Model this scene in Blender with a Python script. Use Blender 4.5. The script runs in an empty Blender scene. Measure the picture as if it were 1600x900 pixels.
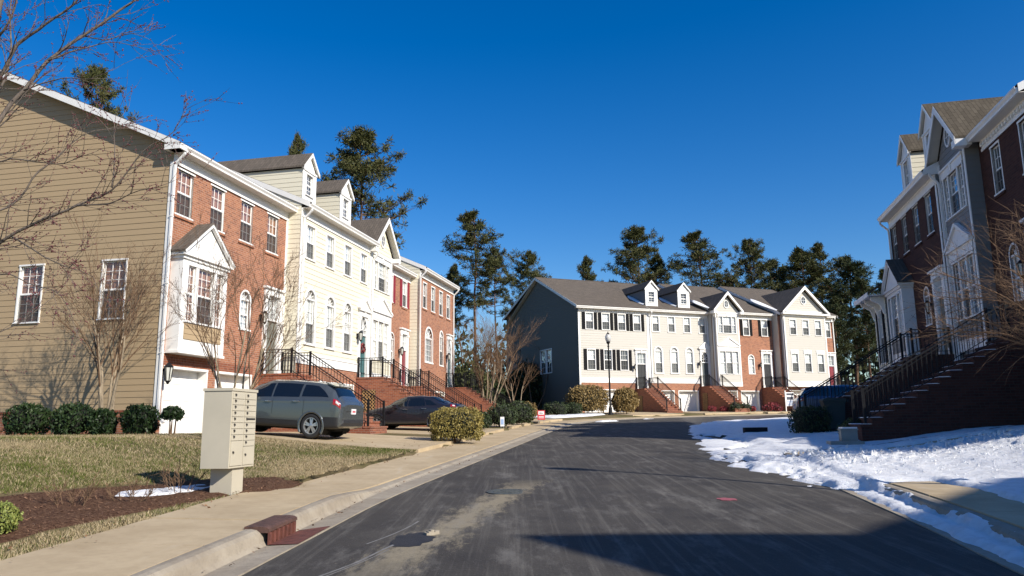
import bpy, math, random
from mathutils import Vector, Matrix, noise, Euler
R = math.radians
sc = bpy.context.scene
COL = sc.collection

# ------------------------------------------------------------------ camera
F_PX, PITCH, ROLL, EYE = 1190.0, R(10.2), .011, 1.55
cam_d = bpy.data.cameras.new('camera'); cam = bpy.data.objects.new('camera', cam_d); COL.objects.link(cam)
cam_d.sensor_width = 36; cam_d.lens = F_PX / 1600 * 36; cam_d.clip_start = .05; cam_d.clip_end = 2000
_r0 = Vector((1, 0, 0)); _u0 = Vector((0, -math.sin(PITCH), math.cos(PITCH))); _f0 = Vector((0, math.cos(PITCH), math.sin(PITCH)))
_r = (_r0 - ROLL * _u0).normalized(); _u = (_u0 + ROLL * _r0).normalized()
_m = Matrix((( _r.x, _u.x, -_f0.x, 0), (_r.y, _u.y, -_f0.y, 0), (_r.z, _u.z, -_f0.z, EYE), (0, 0, 0, 1)))
cam.matrix_world = _m
sc.camera = cam
sc.render.resolution_x, sc.render.resolution_y = 1024, 576

# ------------------------------------------------------------------ sky and sun
SUN_EL, SUN_H = R(31.5), Vector((.765, -.644))          # direction towards the sun
w = bpy.data.worlds.new('World'); sc.world = w; w.use_nodes = True
wn, wl = w.node_tree.nodes, w.node_tree.links
sky = wn.new('ShaderNodeTexSky'); sky.sky_type = 'NISHITA'; sky.sun_disc = False
sky.sun_elevation = SUN_EL; sky.sun_rotation = math.atan2(SUN_H.x, SUN_H.y)
sky.altitude = 0; sky.air_density = 1.0; sky.dust_density = .45; sky.ozone_density = 2.6
hs = wn.new('ShaderNodeHueSaturation'); hs.inputs['Saturation'].default_value = 1.47; hs.inputs['Value'].default_value = 1.0; hs.inputs['Hue'].default_value = .511
wl.new(sky.outputs[0], hs.inputs['Color']); bg = wn['Background']; wl.new(hs.outputs[0], bg.inputs[0]); bg.inputs[1].default_value = .108
sun_d = bpy.data.lights.new('sun', 'SUN'); sun_d.energy = 5.0; sun_d.angle = R(.53); sun_d.color = (1, .93, .82)
sun = bpy.data.objects.new('sun', sun_d); COL.objects.link(sun)
_sd = Vector((SUN_H.x * math.cos(SUN_EL), SUN_H.y * math.cos(SUN_EL), math.sin(SUN_EL)))
sun.rotation_euler = _sd.to_track_quat('Z', 'Y').to_euler(); sun.location = (40, -40, 40)
vs = sc.view_settings; vs.view_transform = 'Standard'; vs.look = 'None'; vs.exposure = .42; vs.gamma = 1
sc.render.engine = 'CYCLES'

# ------------------------------------------------------------------ mesh helpers
class MB:
    def __init__(s): s.v = []; s.f = []
    def add(s, vs_, fs):
        b = len(s.v); s.v += [tuple(p) for p in vs_]; s.f += [tuple(i + b for i in q) for q in fs]; return s
    def quad(s, *p): return s.add(p, [tuple(range(len(p)))])
    def box(s, x0, x1, y0, y1, z0, z1):
        return s.add([(x0,y0,z0),(x1,y0,z0),(x1,y1,z0),(x0,y1,z0),(x0,y0,z1),(x1,y0,z1),(x1,y1,z1),(x0,y1,z1)],
            [(0,3,2,1),(4,5,6,7),(0,1,5,4),(1,2,6,5),(2,3,7,6),(3,0,4,7)])
    def prism(s, poly, a, b, fn=lambda u, v, t: (u, t, v)):
        """polygon (u,v) extruded from t=a to t=b"""
        n = len(poly)
        return s.add([fn(u, v, a) for u, v in poly] + [fn(u, v, b) for u, v in poly],
            [tuple(range(n)), tuple(range(2*n-1, n-1, -1))] + [(i, n+i, n+(i+1)%n, (i+1)%n) for i in range(n)])
    def bar(s, p, q, w, h=None):
        """square bar between two points"""
        h = h or w; p, q = Vector(p), Vector(q); d = (q-p).normalized()
        a = d.cross(Vector((0,0,1)));
        if a.length < .01: a = Vector((1,0,0))
        a.normalize(); b = a.cross(d); a *= w/2; b *= h/2
        return s.add([p-a-b,p+a-b,p+a+b,p-a+b,q-a-b,q+a-b,q+a+b,q-a+b],
            [(0,3,2,1),(4,5,6,7),(0,1,5,4),(1,2,6,5),(2,3,7,6),(3,0,4,7)])
    def tube(s, pts, rad, n=6, caps=True):
        pts = [Vector(p) for p in pts]; b = len(s.v); k = len(pts)
        if not hasattr(rad, '__len__'): rad = [rad]*k
        ref = Vector((.31,.17,.93)); prev = None
        for i, p in enumerate(pts):
            d = (pts[min(i+1,k-1)] - pts[max(i-1,0)])
            d = d.normalized() if d.length > 1e-9 else Vector((0,0,1))
            a = d.cross(ref if abs(d.dot(ref)) < .95 else Vector((1,0,0)))
            if prev is not None:
                a2 = prev - d*prev.dot(d)
                if a2.length > 1e-4: a = a2
            a.normalize(); prev = a; c = d.cross(a)
            for j in range(n):
                t = 2*math.pi*j/n; s.v.append(tuple(p + (a*math.cos(t) + c*math.sin(t))*rad[i]))
        for i in range(k-1):
            for j in range(n):
                s.f.append((b+i*n+j, b+i*n+(j+1)%n, b+(i+1)*n+(j+1)%n, b+(i+1)*n+j))
        if caps:
            s.f.append(tuple(b+j for j in range(n-1,-1,-1))); s.f.append(tuple(b+(k-1)*n+j for j in range(n)))
        return s
    def lathe(s, prof, n=16, c=(0,0,0)):
        b = len(s.v); k = len(prof)
        for r, z in prof:
            for j in range(n):
                t = 2*math.pi*j/n; s.v.append((c[0]+r*math.cos(t), c[1]+r*math.sin(t), c[2]+z))
        for i in range(k-1):
            for j in range(n):
                s.f.append((b+i*n+j, b+i*n+(j+1)%n, b+(i+1)*n+(j+1)%n, b+(i+1)*n+j))
        s.f.append(tuple(b+j for j in range(n-1,-1,-1))); s.f.append(tuple(b+(k-1)*n+j for j in range(n)))
        return s
    def mesh(s, name, mat, smooth=False):
        me = bpy.data.meshes.new(name); me.from_pydata(s.v, [], s.f)
        me.materials.append(M(mat) if isinstance(mat, str) else mat)
        if smooth: me.polygons.foreach_set('use_smooth', [True]*len(me.polygons))
        me.update(); return me

def link(name, data, parent=None, loc=(0,0,0), rz=0):
    o = bpy.data.objects.new(name, data); COL.objects.link(o); o.location = loc
    if rz: o.rotation_euler = (0,0,rz)
    if parent is not None: o.parent = parent
    return o
def obj(name, mb, mat, parent=None, smooth=False, loc=(0,0,0), rz=0):
    return link(name, mb.mesh(name, mat, smooth), parent, loc, rz)
def tag(o, label, cat, group=None):
    o['label'] = label; o['category'] = cat
    if group: o['group'] = group
    return o
def thing(name, label, cat, loc=(0,0,0), rz=0, group=None):
    o = link(name, None, None, loc, rz); o.empty_display_size = .3
    return tag(o, label, cat, group)
def struct(o): o['kind'] = 'structure'; return o
def stuff(o, label=None, cat=None):
    o['kind'] = 'stuff'
    if label: o['label'] = label
    if cat: o['category'] = cat
    return o
def copy_tree(o, parent=None):
    c = o.copy(); COL.objects.link(c)
    if parent is not None:
        c.parent = parent; c.matrix_parent_inverse = o.matrix_parent_inverse.copy()
    for ch in list(o.children): copy_tree(ch, c)
    return c
def lerp(a, b, t): return a + (b-a)*t
def sstep(a, b, x):
    t = max(0., min(1., (x-a)/(b-a))); return t*t*(3-2*t)

# ------------------------------------------------------------------ materials
_mats = {}
def M(name):
    if name not in _mats: raise KeyError(name)
    return _mats[name]
class NT:
    def __init__(s, name):
        m = bpy.data.materials.new(name); m.use_nodes = True; _mats[name] = m; s.m = m
        s.n = m.node_tree.nodes; s.l = m.node_tree.links; s.p = s.n['Principled BSDF']; s.out = s.n['Material Output']
    def new(s, t, **k):
        x = s.n.new(t)
        for a, v in k.items(): setattr(x, a, v)
        return x
    def val(s, x, inp):
        if hasattr(x, 'is_output') or isinstance(x, bpy.types.NodeSocket): s.l.new(x, inp)
        else:
            if hasattr(x, '__len__') and len(x) == 3 and inp.type == 'RGBA': x = (*x, 1)
            inp.default_value = x
    def math(s, op, a, b=0., c=0.):
        n = s.new('ShaderNodeMath', operation=op)
        for i, q in enumerate((a, b, c)): s.val(q, n.inputs[i])
        return n.outputs[0]
    def mix(s, f, a, b, bt='MIX'):
        n = s.new('ShaderNodeMix', data_type='RGBA', blend_type=bt)
        s.val(f, n.inputs[0]); s.val(a, n.inputs[6]); s.val(b, n.inputs[7]); return n.outputs[2]
    def coord(s, kind='Object'): return s.new('ShaderNodeTexCoord').outputs[kind]
    def pos(s): return s.new('ShaderNodeNewGeometry').outputs['Position']
    def mapv(s, vec, scale=(1,1,1), loc=(0,0,0), rot=(0,0,0)):
        n = s.new('ShaderNodeMapping'); s.val(vec, n.inputs[0]); n.inputs['Scale'].default_value = scale; n.inputs['Location'].default_value = loc; n.inputs['Rotation'].default_value = rot
        return n.outputs[0]
    def noise(s, vec, scale, detail=3, rough=.5, out='Fac'):
        n = s.new('ShaderNodeTexNoise'); s.val(vec, n.inputs['Vector']); n.inputs['Scale'].default_value = scale
        n.inputs['Detail'].default_value = detail; n.inputs['Roughness'].default_value = rough; return n.outputs[out]
    def vor(s, vec, scale, feat='F1', out='Distance'):
        n = s.new('ShaderNodeTexVoronoi', feature=feat); s.val(vec, n.inputs['Vector']); n.inputs['Scale'].default_value = scale; return n.outputs[out]
    def ramp(s, f, *stops):
        n = s.new('ShaderNodeValToRGB'); s.val(f, n.inputs[0]); e = n.color_ramp.elements
        while len(e) < len(stops): e.new(.5)
        for i, (p, c) in enumerate(stops):
            e[i].position = p; e[i].color = (*c, 1) if hasattr(c, '__len__') else (c, c, c, 1)
        return n.outputs[0]
    def bump(s, h, strength=.3, dist=.02):
        n = s.new('ShaderNodeBump'); s.val(h, n.inputs['Height']); n.inputs['Strength'].default_value = strength; n.inputs['Distance'].default_value = dist
        s.l.new(n.outputs[0], s.p.inputs['Normal'])
    def set(s, color=None, rough=None, metal=None, spec=None, coat=None):
        if color is not None: s.val(color, s.p.inputs['Base Color'])
        if rough is not None: s.val(rough, s.p.inputs['Roughness'])
        if metal is not None: s.val(metal, s.p.inputs['Metallic'])
        if spec is not None: s.val(spec, s.p.inputs['Specular IOR Level'])
        if coat is not None: s.val(coat, s.p.inputs['Coat Weight']); s.p.inputs['Coat Roughness'].default_value = .04
        return s
    def wallvec(s):
        """(u,v) along a wall whatever way it faces: x or y with z, and (x,y) on level faces"""
        tc = s.new('ShaderNodeTexCoord'); sp = s.new('ShaderNodeSeparateXYZ'); s.l.new(tc.outputs['Object'], sp.inputs[0])
        ns = s.new('ShaderNodeSeparateXYZ'); s.l.new(tc.outputs['Normal'], ns.inputs[0])
        sx = s.math('GREATER_THAN', s.math('ABSOLUTE', ns.outputs[0]), .7)
        sz = s.math('GREATER_THAN', s.math('ABSOLUTE', ns.outputs[2]), .7)
        u = s.math('ADD', s.math('MULTIPLY', sp.outputs[0], s.math('SUBTRACT', 1., sx)), s.math('MULTIPLY', sp.outputs[1], sx))
        v = s.math('ADD', s.math('MULTIPLY', sp.outputs[2], s.math('SUBTRACT', 1., sz)), s.math('MULTIPLY', sp.outputs[1], sz))
        c = s.new('ShaderNodeCombineXYZ'); s.l.new(u, c.inputs[0]); s.l.new(v, c.inputs[1]); return c.outputs[0]

def plain(name, col, rough=.6, var=.12, scale=3., metal=0., coat=None, spec=None, bump=0.):
    t = NT(name); c = t.coord()
    f = t.noise(c, scale, 4, .6)
    lo = tuple(x*(1-var) for x in col); hi = tuple(min(1, x*(1+var)) for x in col)
    t.set(t.ramp(f, (.3, lo), (.7, hi)), rough, metal, spec, coat)
    if bump: t.bump(t.noise(c, scale*14, 3), bump, .01)
    return t

def brick_mat(name, c1, c2, mortar, dark):
    t = NT(name); uv = t.wallvec()
    b = t.new('ShaderNodeTexBrick'); t.l.new(uv, b.inputs['Vector'])
    b.inputs['Scale'].default_value = 1; b.inputs['Brick Width'].default_value = .21; b.inputs['Row Height'].default_value = .075
    b.inputs['Mortar Size'].default_value = .0065; b.inputs['Mortar Smooth'].default_value = .25; b.inputs['Bias'].default_value = 0
    b.inputs['Color1'].default_value = (*c1, 1); b.inputs['Color2'].default_value = (*c2, 1); b.inputs['Mortar'].default_value = (*mortar, 1)
    big = t.noise(t.coord(), .7, 4); fine = t.noise(uv, 30, 3)
    # occasional dark-burnt bricks: one random value per brick cell
    spx = t.new('ShaderNodeSeparateXYZ'); t.l.new(uv, spx.inputs[0])
    row = t.math('FLOOR', t.math('DIVIDE', spx.outputs[1], .075))
    odd = t.math('MULTIPLY', t.math('MODULO', row, 2.), .5)
    cellx = t.math('FLOOR', t.math('ADD', t.math('DIVIDE', spx.outputs[0], .21), odd))
    cv = t.new('ShaderNodeCombineXYZ'); t.l.new(cellx, cv.inputs[0]); t.l.new(row, cv.inputs[1])
    wn_ = t.new('ShaderNodeTexWhiteNoise', noise_dimensions='2D'); t.l.new(cv.outputs[0], wn_.inputs['Vector'])
    dk = t.math('MULTIPLY', t.math('GREATER_THAN', wn_.outputs['Value'], .86), t.math('SUBTRACT', 1., b.outputs['Fac']))
    col = t.mix(t.math('MULTIPLY', dk, .55), b.outputs['Color'], dark)
    col = t.mix(t.math('MULTIPLY', big, .2), col, (*dark, 1))
    col = t.mix(t.math('MULTIPLY', fine, .2), col, (*c2, 1))
    t.set(col, .88, spec=.2); t.bump(t.math('ADD', t.math('SUBTRACT', 1., b.outputs['Fac']), t.math('MULTIPLY', fine, .3)), .5, .008)
brick_mat('brick', (.41, .172, .09), (.275, .108, .06), (.42, .35, .28), (.14, .056, .04))
brick_mat('brick_shaded', (.085, .034, .024), (.06, .024, .018), (.06, .05, .044), (.035, .016, .013))  # same brick for the right row, with its shade put into the colours
brick_mat('brick_step', (.32, .11, .055), (.22, .07, .04), (.3, .25, .2), (.12, .04, .03))

def siding_mat(name, col):
    t = NT(name); uv = t.wallvec()
    st = t.noise(t.mapv(uv, (1.2, 9, 1)), 3, 4); big = t.noise(t.coord(), .5, 3)
    c = t.mix(t.math('MULTIPLY', st, .22), col, tuple(x*.72 for x in col)); c = t.mix(t.math('MULTIPLY', big, .18), c, tuple(x*.8 for x in col))
    t.set(c, .62, spec=.3); t.bump(st, .12, .004)
siding_mat('siding_tan', (.40, .295, .175)); siding_mat('siding_cream', (.73, .685, .54)); siding_mat('siding_beige', (.52, .495, .44))
siding_mat('siding_grey', (.20, .20, .195)); siding_mat('siding_beige_shaded', (.12, .115, .098))  # last one: beige siding of the far gable, shade put into the colour
plain('white_trim', (.78, .77, .74), .5, .06, 2.); plain('gutter_white', (.76, .75, .72), .35, .05, 1.5)
plain('soffit', (.66, .63, .56), .6, .05)
def shingle(name, a, b_):
    t = NT(name); c = t.coord()
    br = t.new('ShaderNodeTexBrick'); sp = t.new('ShaderNodeSeparateXYZ'); t.l.new(c, sp.inputs[0])
    cv = t.new('ShaderNodeCombineXYZ'); t.l.new(sp.outputs[0], cv.inputs[0])
    t.l.new(sp.outputs[1], cv.inputs[1]); t.l.new(cv.outputs[0], br.inputs['Vector'])
    br.inputs['Scale'].default_value = 1; br.inputs['Brick Width'].default_value = .3; br.inputs['Row Height'].default_value = .13; br.inputs['Mortar Size'].default_value = .008
    br.inputs['Color1'].default_value = (*a, 1); br.inputs['Color2'].default_value = (*b_, 1); br.inputs['Mortar'].default_value = tuple(x*.45 for x in b_) + (1,)
    n = t.noise(c, 9, 4); st = t.noise(t.mapv(c, (.25, 2.2, 1)), 3, 3)
    col = t.mix(t.math('MULTIPLY', n, .4), br.outputs['Color'], tuple(x*.6 for x in b_)); col = t.mix(t.math('MULTIPLY', st, .3), col, tuple(x*1.25 for x in a))
    t.set(col, .92, spec=.15); t.bump(t.math('SUBTRACT', 1., br.outputs['Fac']), .6, .012)
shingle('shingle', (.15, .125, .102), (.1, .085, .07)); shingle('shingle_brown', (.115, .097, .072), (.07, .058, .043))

def glass_mat(name, tint=(.02, .025, .03), body=.12):
    t = NT(name)
    gl = t.new('ShaderNodeBsdfGlossy'); gl.inputs['Color'].default_value = (.95, .97, 1, 1); gl.inputs['Roughness'].default_value = .015
    wv = t.noise(t.coord(), 1.3, 2); bm = t.new('ShaderNodeBump'); t.l.new(wv, bm.inputs['Height']); bm.inputs['Strength'].default_value = .05; bm.inputs['Distance'].default_value = .05; t.l.new(bm.outputs[0], gl.inputs['Normal'])
    tr = t.new('ShaderNodeBsdfTransparent'); tr.inputs['Color'].default_value = (.93, .95, .95, 1)
    fr = t.new('ShaderNodeLayerWeight'); fr.inputs['Blend'].default_value = .5
    f = t.math('MULTIPLY_ADD', t.math('POWER', fr.outputs['Facing'], 2.8), .92, .06)
    mx = t.new('ShaderNodeMixShader'); t.l.new(f, mx.inputs[0]); t.l.new(tr.outputs[0], mx.inputs[1]); t.l.new(gl.outputs[0], mx.inputs[2])
    t.l.new(mx.outputs[0], t.out.inputs[0])
glass_mat('glass')
def blind_mat(name, col):
    t = NT(name); sp = t.new('ShaderNodeSeparateXYZ'); t.l.new(t.coord(), sp.inputs[0])
    s = t.math('MODULO', t.math('MULTIPLY', sp.outputs[2], 20.), 1.); s2 = t.math('GREATER_THAN', s, .82)
    t.set(t.mix(t.math('MULTIPLY', s2, .6), col, tuple(x*.45 for x in col)), .6); t.bump(s, .4, .01)
blind_mat('blind_white', (.82, .82, .8)); blind_mat('blind_grey', (.45, .46, .46)); blind_mat('blind_brown', (.42, .215, .13)); blind_mat('blind_dark', (.035, .04, .05))
t = NT('screen')
df = t.new('ShaderNodeBsdfDiffuse'); df.inputs['Color'].default_value = (.06, .06, .06, 1); tr = t.new('ShaderNodeBsdfTransparent'); mx = t.new('ShaderNodeMixShader'); mx.inputs[0].default_value = .55
t.l.new(tr.outputs[0], mx.inputs[1]); t.l.new(df.outputs[0], mx.inputs[2]); t.l.new(mx.outputs[0], t.out.inputs[0])
plain('black_metal', (.01, .01, .011), .6, .3, 8., spec=.2); plain('shutter_black', (.014, .014, .015), .85, .15, spec=.08); plain('shutter_red', (.24, .03, .045), .7, .12, spec=.15)
plain('door_teal', (.035, .115, .12), .4, .1); plain('door_black', (.02, .022, .025), .4, .1); plain('door_red', (.2, .02, .03), .4, .1); plain('door_grey', (.07, .085, .09), .4, .1); plain('door_olive', (.16, .16, .13), .5, .1)
plain('garage_white', (.8, .79, .76), .5, .04); plain('brass', (.45, .3, .08), .3, .1, 5, 1.); plain('lantern_glass', (.55, .55, .5), .2, .05)
plain('lattice', (.34, .2, .08), .7, .2); plain('dark_void', (.01, .01, .01), .9, .1); plain('rubber', (.015, .015, .016), .75, .2, 20)
plain('wreath', (.4, .1, .1), .8, .5, 25); plain('steel', (.5, .5, .5), .3, .1, 8, 1.)
import numpy as np
# ------------------------------------------------------------------ ground materials
t = NT('asphalt'); c = t.coord()
fine = t.noise(c, 60, 3); mid = t.noise(c, 1.1, 5, .62); streak = t.noise(t.mapv(c, (5.5, .11, 1), rot=(0, 0, R(8))), 1.6, 5, .7)
col = t.ramp(mid, (.25, (.034, .03, .026)), (.75, (.074, .067, .058)))
col = t.mix(t.ramp(streak, (.5, 0.), (.72, .6)), col, (.15, .138, .118))
col = t.mix(t.ramp(fine, (.55, 0.), (.8, .35)), col, (.12, .115, .11))
spk = t.vor(c, 23); col = t.mix(t.ramp(spk, (.06, .55), (.11, 0.)), col, (.3, .29, .27))
# washed sand trail: along a line from (-1.25,7.2) to (.15,13.4)
sp = t.new('ShaderNodeSeparateXYZ'); t.l.new(c, sp.inputs[0])
lx = t.math('MULTIPLY_ADD', sp.outputs[1], -.21, t.math('ADD', sp.outputs[0], 2.72))
dd = t.math('ABSOLUTE', lx)
along = t.math('MULTIPLY', t.math('SMOOTH_MIN', t.math('SUBTRACT', sp.outputs[1], 6.2), t.math('SUBTRACT', 14.5, sp.outputs[1]), .5), .8)
sandn = t.noise(t.mapv(c, (2.6, .8, 1), rot=(0, 0, R(12))), 2.3, 9, .8)
m_ = t.math('SUBTRACT', t.math('MULTIPLY', sandn, 1.45), t.math('MULTIPLY_ADD', dd, .9, .38))
m_ = t.math('MINIMUM', m_, t.math('MULTIPLY', along, .2))
col = t.mix(t.ramp(t.math('MULTIPLY', m_, t.math('MULTIPLY_ADD', t.noise(c, 6, 5, .75), 1.6, .1)), (.0, 0.), (.26, .8)), col, (.29, .245, .165))
# salt residue, broad
salt = t.noise(t.mapv(c, (1.6, .5, 1)), 1.3, 6, .75); col = t.mix(t.ramp(salt, (.52, 0.), (.76, .5)), col, (.24, .225, .2))
# meltwater darkening the asphalt along the snow on the right
wx = t.math('SUBTRACT', sp.outputs[0], t.math('MULTIPLY_ADD', sp.outputs[1], .148, 2.75))
wet = t.math('MULTIPLY', t.ramp(t.math('ADD', wx, t.math('MULTIPLY_ADD', t.noise(t.mapv(c, (1, .6, 1)), 1.1, 6, .7), 2.6, -1.6)), (.25, 0.), (.5, 1.)), t.ramp(t.math('MULTIPLY', sp.outputs[1], .02), (.25, 0.), (.3, 1.)))
col = t.mix(t.math('MULTIPLY', wet, .72), col, (.012, .012, .013))
t.set(col, t.math('SUBTRACT', t.ramp(mid, (.3, .78), (.7, .92)), t.math('MULTIPLY', wet, .42)), spec=.25); t.bump(t.math('ADD', fine, t.math('MULTIPLY', spk, .6)), .35, .01)

t = NT('concrete'); c = t.coord('Object'); p_ = t.pos()
col = t.ramp(t.noise(p_, .9, 5, .65), (.3, (.37, .285, .175)), (.7, (.5, .40, .26))); col = t.mix(t.ramp(t.noise(p_, 7, 5, .7), (.45, 0.), (.75, .35)), col, (.28, .21, .13))
tl = t.noise(t.mapv(p_, (3, .5, 1)), .8, 3); col = t.mix(t.ramp(tl, (.66, 0.), (.74, .4)), col, (.52, .46, .36))
t.set(col, .85, spec=.2); t.bump(t.noise(p_, 70, 3), .25, .006)
t = NT('curb_concrete'); p_ = t.pos()
col = t.ramp(t.noise(p_, 1.4, 5, .7), (.3, (.245, .205, .155)), (.7, (.37, .325, .255))); col = t.mix(t.ramp(t.noise(p_, 9, 5, .75), (.5, 0.), (.72, .55)), col, (.17, .145, .115))
t.set(col, .9, spec=.2); t.bump(t.noise(p_, 45, 4), .4, .01)

t = NT('ground'); p_ = t.pos()
g = t.ramp(t.noise(p_, .55, 4, .6), (.35, (.21, .165, .09)), (.62, (.085, .095, .03)))
g = t.mix(t.noise(p_, 8, 5, .7), g, (.13, .095, .05))
far_ = t.noise(p_, .12, 3); g = t.mix(t.ramp(far_, (.5, 0.), (.7, .5)), g, (.11, .065, .035))
t.set(g, .95, spec=.1); t.bump(t.noise(p_, 25, 4), .6, .03)
t = NT('grass'); at = t.new('ShaderNodeAttribute', attribute_name='rnd'); p_ = t.pos()
gn = t.noise(p_, .45, 3, .6); gs = t.new('ShaderNodeSeparateXYZ'); t.l.new(at.outputs['Vector'], gs.inputs[0])
f = t.math('GREATER_THAN', gs.outputs[1], gs.outputs[0])
green = t.mix(gs.outputs[2], (.05, .068, .014), (.13, .145, .04)); dry = t.mix(gs.outputs[2], (.2, .15, .078), (.44, .36, .23))
t.set(t.mix(f, dry, green), .85, spec=.08)
t = NT('mulch'); p_ = t.pos()
col = t.ramp(t.noise(p_, 22, 5, .8), (.3, (.06, .031, .02)), (.5, (.13, .068, .042)), (.7, (.26, .16, .1)))
t.set(col, .95, spec=.1); t.bump(t.noise(p_, 34, 4, .8), 1., .05)
plain('mulch_chip', (.2, .105, .058), .9, .7, 30)
t = NT('snow'); p_ = t.pos()
col = t.ramp(t.noise(p_, 5, 5, .7), (.3, (.68, .68, .68)), (.55, (.84, .85, .86))); col = t.mix(t.ramp(t.noise(p_, 1.2, 5, .75), (.6, 0.), (.78, .35)), col, (.5, .46, .4))
t.set(col, .55, spec=.25); t.p.inputs['Subsurface Weight'].default_value = .12; t.p.inputs['Subsurface Radius'].default_value = (.03, .035, .04)
t.bump(t.math('ADD', t.noise(p_, 14, 6, .75), t.math('MULTIPLY', t.noise(p_, 60, 3, .7), .4)), .8, .045)
plain('rust_red', (.125, .04, .027), .8, .45, 9, bump=.5); plain('rust_iron', (.085, .042, .03), .7, .4, 12, bump=.5); plain('iron', (.07, .075, .065), .6, .4, 12, bump=.4); plain('tar', (.02, .019, .019), .6, .4, 6, bump=.6)
plain('pink_paint', (.28, .075, .09), .8, .3, 14)

# ------------------------------------------------------------------ road edges and heights
def catmull(P, step=.8):
    out = []; P = [Vector(p) for p in P]
    for i in range(len(P)-1):
        p0, p1, p2, p3 = P[max(i-1,0)], P[i], P[i+1], P[min(i+2,len(P)-1)]
        n = max(2, int((p2-p1).length/step))
        for k in range(n):
            u = k/n
            out.append(.5*((2*p1)+(-p0+p2)*u+(2*p0-5*p1+4*p2-p3)*u*u+(-p0+3*p1-3*p2+p3)*u**3))
    out.append(P[-1]); return out
EL = catmull([(-3.4,-60),(-3.05,-20),(-2.9,0),(-2.55,6),(-2.3,9),(-1.93,12.7),(-.87,19.2),(.35,26.5),(1.62,34.2),(3.2,42),(5.6,48.5),(9.6,53.2),(16,56.6),(34,64),(70,78.5),(130,103)])
ER = catmull([(4.2,-60),(4.1,-20),(4.1,0),(4.25,6),(4.75,9),(5.2,12),(6.25,19),(7.5,26),(8.9,33),(10.8,39.6),(13.6,44.2),(18.5,48.2),(37,56),(73,70.5),(133,95)])
def zr(y):
    y = np.asarray(y, float); return np.where(y > 60, 2.16 + .012*(y-60), np.where(y < -15, -.54, .036*y))
def sdist(x, y, line):
    """signed distance, positive to the left of the line's run"""
    x = np.asarray(x, float); y = np.asarray(y, float); best = np.full(x.shape, 1e9); sg = np.ones(x.shape)
    for a, b in zip(line[:-1], line[1:]):
        dx, dy = b.x-a.x, b.y-a.y; L2 = dx*dx+dy*dy
        u = np.clip(((x-a.x)*dx+(y-a.y)*dy)/L2, 0, 1); ex = x-a.x-u*dx; ey = y-a.y-u*dy; d = ex*ex+ey*ey
        k = d < best; best = np.where(k, d, best); sg = np.where(k, np.sign(dx*(y-a.y)-dy*(x-a.x)), sg)
    return np.sqrt(best)*sg
EL2 = EL[::2] + [EL[-1]]; ER2 = ER[::2] + [ER[-1]]
def npss(a, b, x):
    u = np.clip((x-a)/(b-a), 0, 1); return u*u*(3-2*u)
def Hn(x, y, cut=True):
    x = np.asarray(x, float); y = np.asarray(y, float); z0 = zr(y)
    dl = sdist(x, y, EL2); dr = -sdist(x, y, ER2)
    padL = np.maximum(1.38, z0+.28); padR = np.maximum(1.32, z0+.3)
    zl = z0+.15 + (padL-z0-.15)*npss(2.0, 9.0, dl); zrr = z0+.13 + (padR-z0-.13)*npss(1.6, 6.5, dr)
    z = np.where(dl > 0, zl, np.where(dr > 0, zrr, z0))
    if cut: z = z - np.where((dl < 2.02) & (dr < 2.0), .2, 0) - np.where((dl > 0) & (dl < 2.02), .06, 0)
    return z
def _segs(line): return [(a.x, a.y, b.x-a.x, b.y-a.y, (b.x-a.x)**2+(b.y-a.y)**2) for a, b in zip(line[:-1], line[1:])]
_SL, _SR = _segs(EL2), _segs(ER2)
def sd1(x, y, S):
    best = 1e18; sg = 1.
    for ax, ay, dx, dy, l2 in S:
        px, py = x-ax, y-ay; u = (px*dx+py*dy)/l2; u = 0. if u < 0 else 1. if u > 1 else u; ex, ey = px-u*dx, py-u*dy; d = ex*ex+ey*ey
        if d < best: best = d; sg = 1. if dx*py-dy*px >= 0 else -1.
    return math.sqrt(best)*sg
def H(x, y):
    z0 = 2.16+.012*(y-60) if y > 60 else -.54 if y < -15 else .036*y; dl = sd1(x, y, _SL)
    if dl > 0: return z0+.15 + (max(1.38, z0+.28)-z0-.15)*sstep(2.0, 9.0, dl)
    dr = -sd1(x, y, _SR)
    return z0+.13 + (max(1.32, z0+.3)-z0-.13)*sstep(1.6, 6.5, dr) if dr > 0 else z0

# ------------------------------------------------------------------ ground sheet
xs = np.concatenate([np.arange(-400,-60,40), np.arange(-60,-16,4), np.arange(-16,34,.6), np.arange(34,60,4), np.arange(60,420,40)])
ys = np.concatenate([np.arange(-300,-30,40), np.arange(-30,4,4), np.arange(4,72,.6), np.arange(72,110,4), np.arange(110,620,50)])
gx, gy = np.meshgrid(xs, ys); gz = Hn(gx.ravel(), gy.ravel())
nx_, ny_ = len(xs), len(ys)
mb = MB(); mb.v = list(zip(gx.ravel().tolist(), gy.ravel().tolist(), gz.tolist()))
mb.f = [(j*nx_+i, j*nx_+i+1, (j+1)*nx_+i+1, (j+1)*nx_+i) for j in range(ny_-1) for i in range(nx_-1)]
struct(obj('ground', mb, 'ground', smooth=True))

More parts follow.
